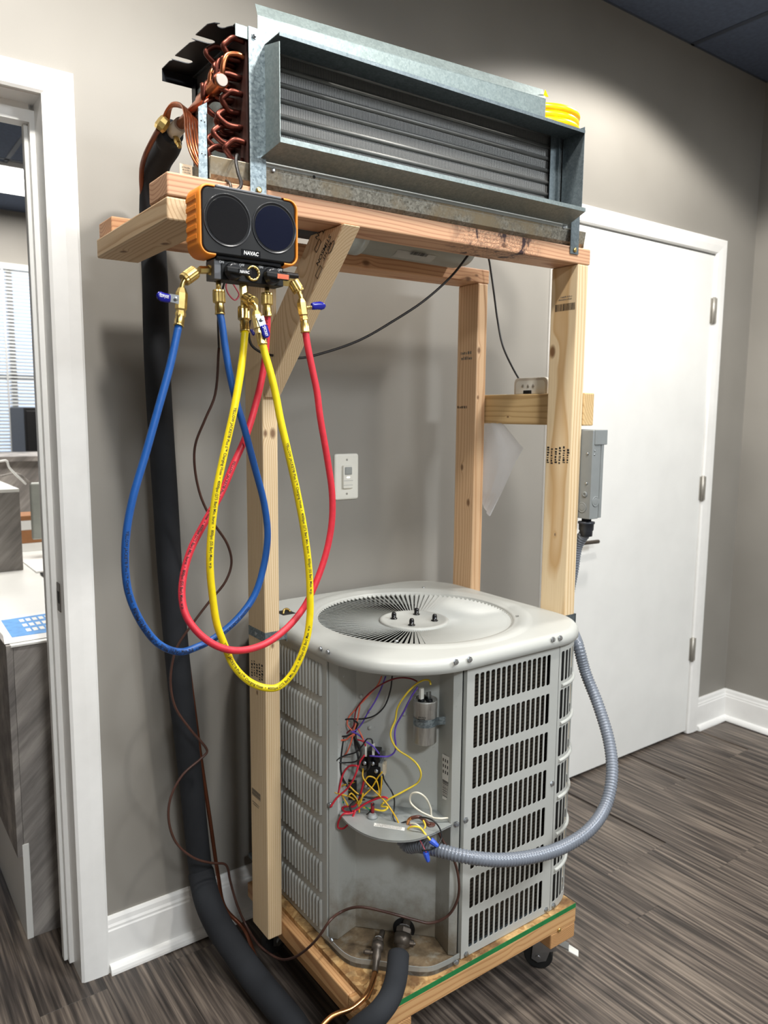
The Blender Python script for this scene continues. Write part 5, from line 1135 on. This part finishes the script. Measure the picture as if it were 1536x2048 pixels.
fitting(th, 'valve', Q(364, 576), Q(361, 634), .0092); fitting(th, 'ferrule', Q(360.5, 630), Q(357, 653, -.640), .0078); lever(th, Q(351, 598, -.647), Q(314, 590, -.652), txt='YELLOW JACKET')
bt = PY(437, 575, -.622); fitting(th, 'neck', (bt.x, -.622, bz0+.001), PY(437, 582, -.622), .0042); fitting(th, 'knurl', PY(438.5, 606, -.622), PY(437.5, 580, -.622), .0098); fitting(th, 'ferrule', PY(438.5, 604, -.622), PY(440, 629, -.623), .0078)
# yellow hose
ye = [(490, 662, -.640), (484, 724, -.646), (469, 814, -.652), (447, 913, -.656), (432, 987, -.658), (422, 1073, -.658), (420, 1134, -.658), (426, 1200, -.656), (434, 1249, -.655), (449, 1290, -.655), (467, 1331, -.658), (500, 1364, -.665), (533, 1376, -.672), (556, 1374, -.678), (580, 1353, -.684), (600, 1317, -.690), (614, 1275, -.692), (620, 1230, -.692), (620, 1185, -.692), (617, 1130, -.690), (608, 1060, -.688), (593, 980, -.686), (575, 900, -.684), (561, 840, -.681), (552, 793, -.678), (542, 750, -.676), (532, 715, -.673), (525, 688, -.671)]
th, pth = hose('yellow charging hose hanging lowest from the middle of the gauge', 'hose_yellow', 'print_black', [PY(*q) for q in ye], HR_+.0002, ((.13, False), (.53, False), (1.12, True)), 0, PY(490, 662, -.64), side=.25)
mp = PY(488, 582, -.626); fitting(th, 'hex', (mp.x, -.624, bz0+.001), PY(488.5, 600, -.628), .0072); fitting(th, 'neck', PY(488.5, 598, -.628), PY(488, 622, -.630), .0062); fitting(th, 'knurl', PY(488.5, 640, -.634), PY(488, 614, -.631), .0100); fitting(th, 'ferrule', PY(488.5, 640, -.634), PY(490, 664, -.640), .0078)
fitting(th, 'knurl', PY(490, 596, -.632), PY(508, 606, -.652), .0100); bent(th, [PY(503, 603, -.650), PY(511, 612, -.658), PY(513, 623, -.662)], .0040); fitting(th, 'valve', PY(512, 622, -.662), PY(521, 668, -.668), .0085); fitting(th, 'ferrule', PY(520, 664, -.667), PY(525.5, 690, -.671), .0078)
lever(th, PY(522, 640, -.674), PY(533, 676, -.678), txt='JACKET', up=(.8, 0, .3)); lever(th, PY(497, 655, -.650), PY(508, 671, -.654), w=.006, plate=False)
# red hose
re = [(611, 664, -.646), (616, 696, -.648), (626, 745, -.650), (634, 784, -.652), (640, 832, -.654), (655, 920, -.656), (664, 985, -.658), (664, 1040, -.658), (655, 1095, -.658), (638, 1150, -.659), (612, 1208, -.662), (589, 1240, -.666), (566, 1263, -.670), (537, 1284, -.676), (508, 1296, -.681), (480, 1301, -.685), (455, 1299, -.686), (426, 1288, -.684), (397, 1266, -.678), (373, 1233, -.668), (364, 1196, -.658), (367, 1151, -.648), (381, 1101, -.640), (410, 1044, -.632), (442, 987, -.625), (467, 929, -.619), (492, 872, -.614), (516, 790, -.610), (529, 724, -.610), (534.5, 642, -.612), (535, 630, -.613)]
th, pth = hose('red charging hose looping from the right side of the gauge', 'hose_red', 'print_black', [PY(*q) for q in re], HR_, ((1.05, True), (1.50, True)), 0, PY(611, 664, -.646), side=-.1)
rs = Vector((bxb+.0002, -.625, zc_-.004)); fitting(th, 'hex', rs, PY(588, 566, -.632), .0068); fitting(th, 'knurl', PY(585, 562, -.632), PY(598, 584, -.637), .0098); bent(th, [PY(596, 580, -.636), PY(601, 591, -.639), PY(603, 600, -.640)], .0040)
fitting(th, 'valve', PY(602.5, 598, -.640), PY(609, 642, -.644), .0086); fitting(th, 'ferrule', PY(608, 640, -.643), PY(611, 666, -.646), .0078); lever(th, PY(612, 615, -.640), PY(650, 612, -.636), w=.0145, plate=False); fitting(th, 'neck', PY(605, 615, -.642), PY(622, 615, -.640), .0035)
rt = PY(534, 578, -.614); fitting(th, 'neck', (rt.x, -.614, bz0+.001), PY(534, 590, -.614), .0042); fitting(th, 'knurl', PY(534, 610, -.614), PY(534, 586, -.614), .0098); fitting(th, 'ferrule', PY(534, 608, -.614), PY(535, 633, -.613), .0078)

# ================================================================== LINE SET, CABLES, CONDUIT
def pipe(name, label, cat, mat, pts, r, n=16, per=8, group=None, extra=None):
    o = MB(True).tube(catmull(pts, per), r, n).build(name, mat); return tag(o, label, cat, group)
WY = -.078
up = [Vector((.1195, -.268, 1.9470)), Vector((.118, -.245, 1.945)), PY(338, 288, -.22), PY(318, 322, -.165), PY(307, 365, -.115), PY(304, 420, -.088)]+[PY(x, y, WY) for x, y in ((306, 480), (310, 560), (312, 650), (316, 760), (323, 880), (331, 1000), (339, 1130), (348, 1240), (361, 1380), (375, 1500), (387, 1610), (398, 1715), (403, 1752))]
sl_ = thing('suction_line', PY(403, 1752, WY), 'thick black foam insulated suction pipe dropping down the wall', 'pipe')
MB(True).tube(catmull(up, 8), lambda t: .0245+.0045*min(1, t*2.2), 24).build('foam_sleeve', 'foam_black', sl_)
lo = [PY(402, 1746, WY), PZ(415, 1800, .185), PZ(437, 1850, .130), PZ(470, 1900, .085), PZ(505, 1950, .055), PZ(545, 2000, .042), PZ(580, 2042, .040), PZ(610, 2085, .042), PZ(650, 2116, .070), PZ(686, 2097, .130), PZ(720, 2060, .190), PZ(753, 2031, .218), PZ(778, 1998, .228), PZ(792, 1957, .234), PZ(797, 1910, .248)]
MB(True).tube(catmull(lo, 8), lambda t: .0325-.0095*min(1, max(0, (t-.5)/.3)), 24).build('foam_sleeve', 'foam_black', sl_)
MB(True).tube(catmull([Vector((.1195, -.262, 1.9470)), Vector((.1195, -.290, 1.9476))], 3), .012, 12).build('pipe_end', 'pan_metal', sl_)
liq = [FN+fd*.014, PY(308, 275, -.25), PY(291, 310, -.20), PY(283, 345, -.14), PY(287, 420, -.075), PY(296, 500, -.052), PY(310, 650, -.046), PY(330, 900, -.046), PY(350, 1050, -.048), PY(360, 1180, -.050), PY(372, 1290, -.052), PY(386, 1400, -.055), PY(402, 1520, -.056), PY(420, 1640, -.058), PY(436, 1750, -.062), PY(450, 1815, -.075), Vector((.318, -.120, .045)), Vector((.312, -.200, .014)), Vector((.311, -.330, .010)), Vector((.312, -.48, .010)), Vector((.300, -.60, .012)), Vector((.230, -.70, .03)), Vector((.200, -.700, .12)), Vector((.205, -.668, .185)), PZ(660, 2036, .205), PZ(705, 2016, .205), PZ(733, 1990, .210), PZ(746, 1962, .212), PZ(750, 1944, .214)]
ll = thing('liquid_line', PZ(620, 2047, .2), 'thin bare copper liquid pipe running beside the black foam pipe', 'pipe')
MB(True).tube(catmull(liq[:-6], 8), .0052, 10).build('wall_run', 'copper_line', ll); MB(True).tube(catmull(liq[-7:], 8), .0056, 12).build('bare_run', 'copper_bright', ll)
co_ = [PZ(620, 2047, .204), PZ(660, 2036, .205), PZ(705, 2016, .205), PZ(733, 1990, .210), PZ(746, 1962, .212), WP(750, 1944, .004)]
# brown thermostat cable from the gauge side down to the condenser
tc = [(437.7, 695, -.26), (430, 790, -.25), (410, 839, -.24), (391, 888, -.22), (389, 929, -.21), (401, 991, -.20), (426, 1044, -.20), (455, 1089, -.20), (463, 1126, -.20), (451, 1163, -.20), (418, 1204, -.19), (381, 1253, -.18), (356, 1290, -.17), (346, 1319, -.165), (341, 1365, -.16), (350, 1413, -.16), (379, 1457, -.16), (412, 1496, -.16), (414, 1504, -.16), (401, 1518, -.16), (366, 1549, -.16), (342, 1593, -.16), (337, 1637, -.16), (352, 1685, -.16), (388, 1716, -.16), (423, 1726, -.155), (449, 1728, -.15), (455, 1735, -.15), (460, 1760, -.15), (475, 1812, -.17), (493, 1852, -.19), (519, 1891, -.26)]
tp = [PY(*q) for q in tc]+[PX(554, 1916, .310), PX(585, 1916, .311), PX(616, 1896, .312), PX(640, 1870, .316), PX(660, 1841, .335)]+[WP(x, y, d) for x, y, d in ((682, 1824, -.03), (716, 1814, -.035), (772, 1824, -.035), (830, 1840, -.03), (861, 1846, -.025), (895, 1832, -.02), (914, 1802, -.016), (918, 1768, -.016), (909, 1723, -.014), (884, 1678, -.006), (869, 1645, -.006))]
pipe('thermostat_cable', 'brown thermostat cable snaking from the gauge down to the condenser', 'cable', 'brown_cable', tp, .0030, 8, 6)
MB(True).tube(catmull([PY(437.7, 697, -.26), PY(436, 640, -.30), PY(440, 600, -.36), PY(450, 560, -.42)], 5), .0022, 7).build('wire_tail', 'black_cable')
bpy.data.objects['wire_tail']['label'] = 'thin black wire tail rising behind the gauge block'; bpy.data.objects['wire_tail']['category'] = 'wire'
d1_ = [(935, 512, -.46), (905, 550, -.44), (850, 600, -.42), (790, 640, -.40), (720, 680, -.38), (650, 705, -.36), (600, 716, -.352), (555, 712, -.345), (525, 706, -.345), (503, 690, -.340), (497, 665, -.338), (500, 640, -.336)]
pipe('control_wire', 'dark brown wire drooping from the front beam across to the left post', 'wire', 'black_cable', [Vector((.80, -.475, 1.80)), PY(945, 498, -.468)]+[PY(*q) for q in d1_], .0028, 8)
d2_ = [PX(1058, 783, 1.078), PX(1046, 770, 1.074), PX(1025, 735, 1.062), PX(1005, 690, 1.052), PX(995, 640, 1.045), PX(987, 580, 1.035), PX(979, 525, 1.02), PX(975, 500, 1.0), Vector((.97, -.40, 1.80))]
pipe('control_wire', 'dark brown wire dropping to the thermostat plate on the cross bar', 'wire', 'black_cable', d2_, .0028, 8)
pipe('sensor_cable', 'short black cable from the coil pan down to the gauge top', 'cable', 'black_cable', [PY(478, 318, -.557), PY(474, 310, -.566), PY(472, 322, -.574), PY(476, 345, -.590), PY(482, 372, -.615), Vector((.083, -.622, gz1+.002))], .0030, 8)
# flexible conduit, ribbed
cpts = [Vector((1.064, -.574, 1.098)), PX(1155, 1090, 1.060), PX(1146, 1140, 1.060), PX(1137, 1195, 1.061), PX(1138, 1240, 1.061), PY(1156, 1290, -.605), PY(1171, 1345, -.63), PY(1197, 1412, -.68), PY(1219, 1488, -.735), PY(1224, 1550, -.77), PY(1211, 1612, -.79), PY(1178, 1660, -.80), PY(1130, 1692, -.79), PY(1070, 1712, -.778), PY(1000, 1720, -.758), PY(930, 1713, -.722), PY(875, 1700, -.672), PY(838, 1692, -.625), PY(814, 1691, -.590), Vector((.478, -.560, .486)), Vector((.482, -.553, .510))]
cpath = catmull(cpts, 24); cum = 0
cd = thing('flexible_conduit', PY(1178, 1660, -.80), 'gray ribbed flexible conduit looping from the disconnect box to the wiring shelf', 'conduit')
res = [cpath[0]]; step = .0023; acc = 0
for a, b in zip(cpath, cpath[1:]):
    L_ = (b-a).length; s_ = step-acc
    while s_ < L_: res.append(a.lerp(b, s_/L_)); s_ += step
    acc = L_-(s_-step)
MB(True).tube(res, lambda t: .0146-(.0024 if int(round(t*(len(res)-1))) % 3 == 0 else 0), 18).build('sleeve', 'conduit_gray', cd)
MB(True).turn(res[0]+Vector((0, 0, .034)), res[0]+Vector((0, 0, -.012)), [(0, .012), (.006, .012), (.007, .021), (.012, .021), (.0125, .019), (.028, .0185), (.030, .0165), (.044, .016)], 18).build('connector', 'conduit_backlit', cd)

# ------------------------------------------------------------------ disconnect box
db = thing('disconnect_box', (1.07, -.54, 1.13), 'gray metal electrical disconnect box on the side of the right post', 'box')
bx0_, bx1_, by_0, by_1, bz_0, bz_1 = 1.0435, 1.0860, -.6000, -.4700, 1.1345, 1.3560
bo = MB().box(bx0_, bx1_-.010, by_0, by_1, bz_0, bz_1).build('enclosure', 'box_gray', db, bevel=.0015); cv = MB().box(bx1_-.0098, bx1_, by_0-.0015, by_1+.001, bz_0+.002, bz_1-.034).build('cover', 'box_gray', db, bevel=.001)
MB().box(bx1_-.036, bx1_+.010, by_0-.003, by_1+.003, bz_1-.036, bz_1+.001).build('rain_hood', 'box_gray', db, bevel=.0015)
def ring_y(x, y, z, r, par, nm='knockout'): MB(True).turn((x, y, z), (x, y-.0012, z), [(0, r), (.0008, r), (.0012, r-.0015), (.0006, r-.003), (.0006, r*.62), (.0012, r*.55), (.0010, r*.42)], 28).build(nm, 'box_gray', par)
def ring_x(x, y, z, r, par, nm='knockout'): MB(True).turn((x, y, z), (x-.0012, y, z), [(0, r), (.0008, r), (.0012, r-.0015), (.0006, r-.003), (.0006, r*.62), (.0012, r*.55), (.0010, r*.42)], 28).build(nm, 'box_gray', par)
ring_y(bx0_+.020, by_0, bz_0+.044, .0135, bo); ring_x(bx0_, by_0+.025, bz_0+.028, .0135, bo)
for z in (1.298, 1.224): MB(True).turn((bx0_, by_0+.014, z), (bx0_-.003, by_0+.014, z), [(0, .0034), (.002, .003), (.003, .0015)], 10).build('rivet', 'steel_zinc', bo)
MB(True).turn((bx0_, by_0+.018, 1.196), (bx0_-.003, by_0+.018, 1.196), [(0, .008), (.002, .007), (.003, .003), (.0015, .0025)], 14).build('mount_hole', 'box_gray', bo)
for z in (1.306, 1.296): MB(True).turn((bx0_+.008, by_0, z), (bx0_+.008, by_0-.002, z), [(0, .002), (.0015, .0018), (.002, .0008)], 8).build('rivet', 'steel_zinc', bo)
# ------------------------------------------------------------------ thermostat plate on the cross bar
tz = 1.4478; tx = 1.0620; ty0, ty1 = -.4300, -.3080
tb = thing('wall_thermostat', (tx, (ty0+ty1)/2, tz), 'almond plastic thermostat base plate standing on the wooden cross bar', 'thermostat')
P = [(ty0, tz+.0005), (ty1, tz+.0005), (ty1, tz+.030)]+[(ty1-.014+.014*math.cos(a), tz+.030+.014*math.sin(a)) for a in [math.pi/2*k/5 for k in range(1, 6)]]+[(ty0+.014-.014*math.sin(a), tz+.030+.014*math.cos(a)) for a in [math.pi/2*k/5 for k in range(6)]]
MB().prism([(tx, y, z) for y, z in P], (.010, 0, 0)).build('base_plate', 'almond_plastic', tb, bevel=.0015)
m = MB(); P2 = [(y*.86+(ty0+ty1)/2*.14, (z-tz)*.8+tz+.001) for y, z in P]; m.prism([(tx-.0012, y, z) for y, z in P2], (.0014, 0, 0)); m.build('inner_plate', 'plate_white', tb)
for k in range(3):
    y = -.343-k*.019; MB(True).turn((tx-.0012, y, tz+.022), (tx-.003, y, tz+.022), [(0, .0042), (.0015, .0042), (.0018, .002)], 10).build('terminal_screw', 'nickel', tb)
m = MB(); m.box(tx-.010, tx-.0012, -.375, -.352, tz+.001, tz+.010); m.build('terminal_strip', 'black_plastic', tb, bevel=.001)
# ------------------------------------------------------------------ document bag hanging from the bar
bg = [PX(*q, 1.0410) for q in ((970, 846), (1004, 846), (1046, 897), (1030, 925), (978, 1032), (962, 1003))]
rr = random.Random(4); m = MB(True); NB = 9
top = [bg[0].lerp(bg[1], k/NB) for k in range(NB+1)]; rows = []
poly = bg
rows = [[bg[0].lerp(bg[1], k/NB) for k in range(NB+1)], [bg[0].lerp(bg[5], .35).lerp(bg[2], k/NB) for k in range(NB+1)], [bg[0].lerp(bg[5], .6).lerp(bg[3], k/NB) for k in range(NB+1)], [bg[0].lerp(bg[5], .85).lerp(bg[3].lerp(bg[4], .5), k/NB) for k in range(NB+1)], [bg[5].lerp(bg[4], k/NB) for k in range(NB+1)]]
rows = [[p+Vector((rr.uniform(-.003, .003), 0, 0)) for p in r_] for r_ in rows]
m.loft(rows+[[p+Vector((.004, 0, 0)) for p in r_] for r_ in rows[::-1]], False, False, False); bgo = tag(m.build('plastic_bag', 'bag_plastic'), 'clear plastic bag with papers hanging under the cross bar', 'bag')
# ------------------------------------------------------------------ yellow tubing coil on top of the evaporator
yc = thing('yellow_tubing', (.985, -.440, 2.05), 'coil of yellow plastic tubing lying on top of the evaporator', 'tubing'); 
for k in range(5):
    R_ = .090-.002*(k % 2); z = 2.0560+k*.0150
    MB(True).tube([Vector((.996+R_*math.cos(a), -.432+R_*math.sin(a), z+.004*math.sin(a))) for a in [2*math.pi*q/48 for q in range(49)]], .0082, 12).build('loop', 'yellow_tube', yc)
# small pink wire loop tucked behind the gauge block
pipe('pink_wire', 'thin pink wire loop tucked behind the gauge block', 'wire', 'wire_pink', [PY(x, y, -.43) for x, y in ((458, 556), (452, 572), (457, 588), (470, 600), (478, 590), (470, 574), (462, 562))], .0016, 6)
# ------------------------------------------------------------------ gray cylinder lying on the back beam
cyx0, cyx1 = .46, .925; ay_, az_, ar_ = -.266, 1.8310, .060
cy = thing('gray_cylinder', (.7, ay_, 1.79), 'gray cylindrical canister with barcode label lying on the back beam', 'canister')
MB(True).turn((cyx0, ay_, az_), (cyx1, ay_, az_), [(0, .05), (.004, ar_-.004), (.012, ar_), (cyx1-cyx0-.05, ar_), (cyx1-cyx0-.018, ar_*.86), (cyx1-cyx0-.004, ar_*.5), (cyx1-cyx0, .01)], 40).build('shell', 'tank_gray', cy)
MB(True).turn((.345, ay_, az_), (cyx0+.006, ay_, az_), [(0, .03), (.003, .044), (.01, .047), (cyx0-.345, .047)], 32).build('dark_end', 'black_cab', cy)
MB(True).turn((cyx0+.02, ay_, az_), (cyx0+.11, ay_, az_), [(0, ar_+.0005), (.002, ar_+.006), (.02, ar_+.006), (.022, ar_+.003), (.07, ar_+.003), (.072, ar_+.006), (.088, ar_+.006), (.09, ar_+.0005)], 40).build('end_band', 'pvc_gray', cy)
m = MB(True); a0 = math.radians(-128); m.loft([[(x, ay_+(ar_+.0006)*math.cos(a0+q*.12), az_+(ar_+.0006)*math.sin(a0+q*.12)) for q in range(5)] for x in (.66, .78)], False, False, False); cl_ = m.build('barcode_label', 'label_gray', cy)
aL = a0+.24; dirv = Vector((0, -math.sin(aL), math.cos(aL))); barcode(Vector((.70, ay_+(ar_+.0016)*math.cos(aL-.12), az_+(ar_+.0016)*math.sin(aL-.12))), (1, 0, 0), -dirv, .05, .012, 'print_black', cl_, 20, seed=3)
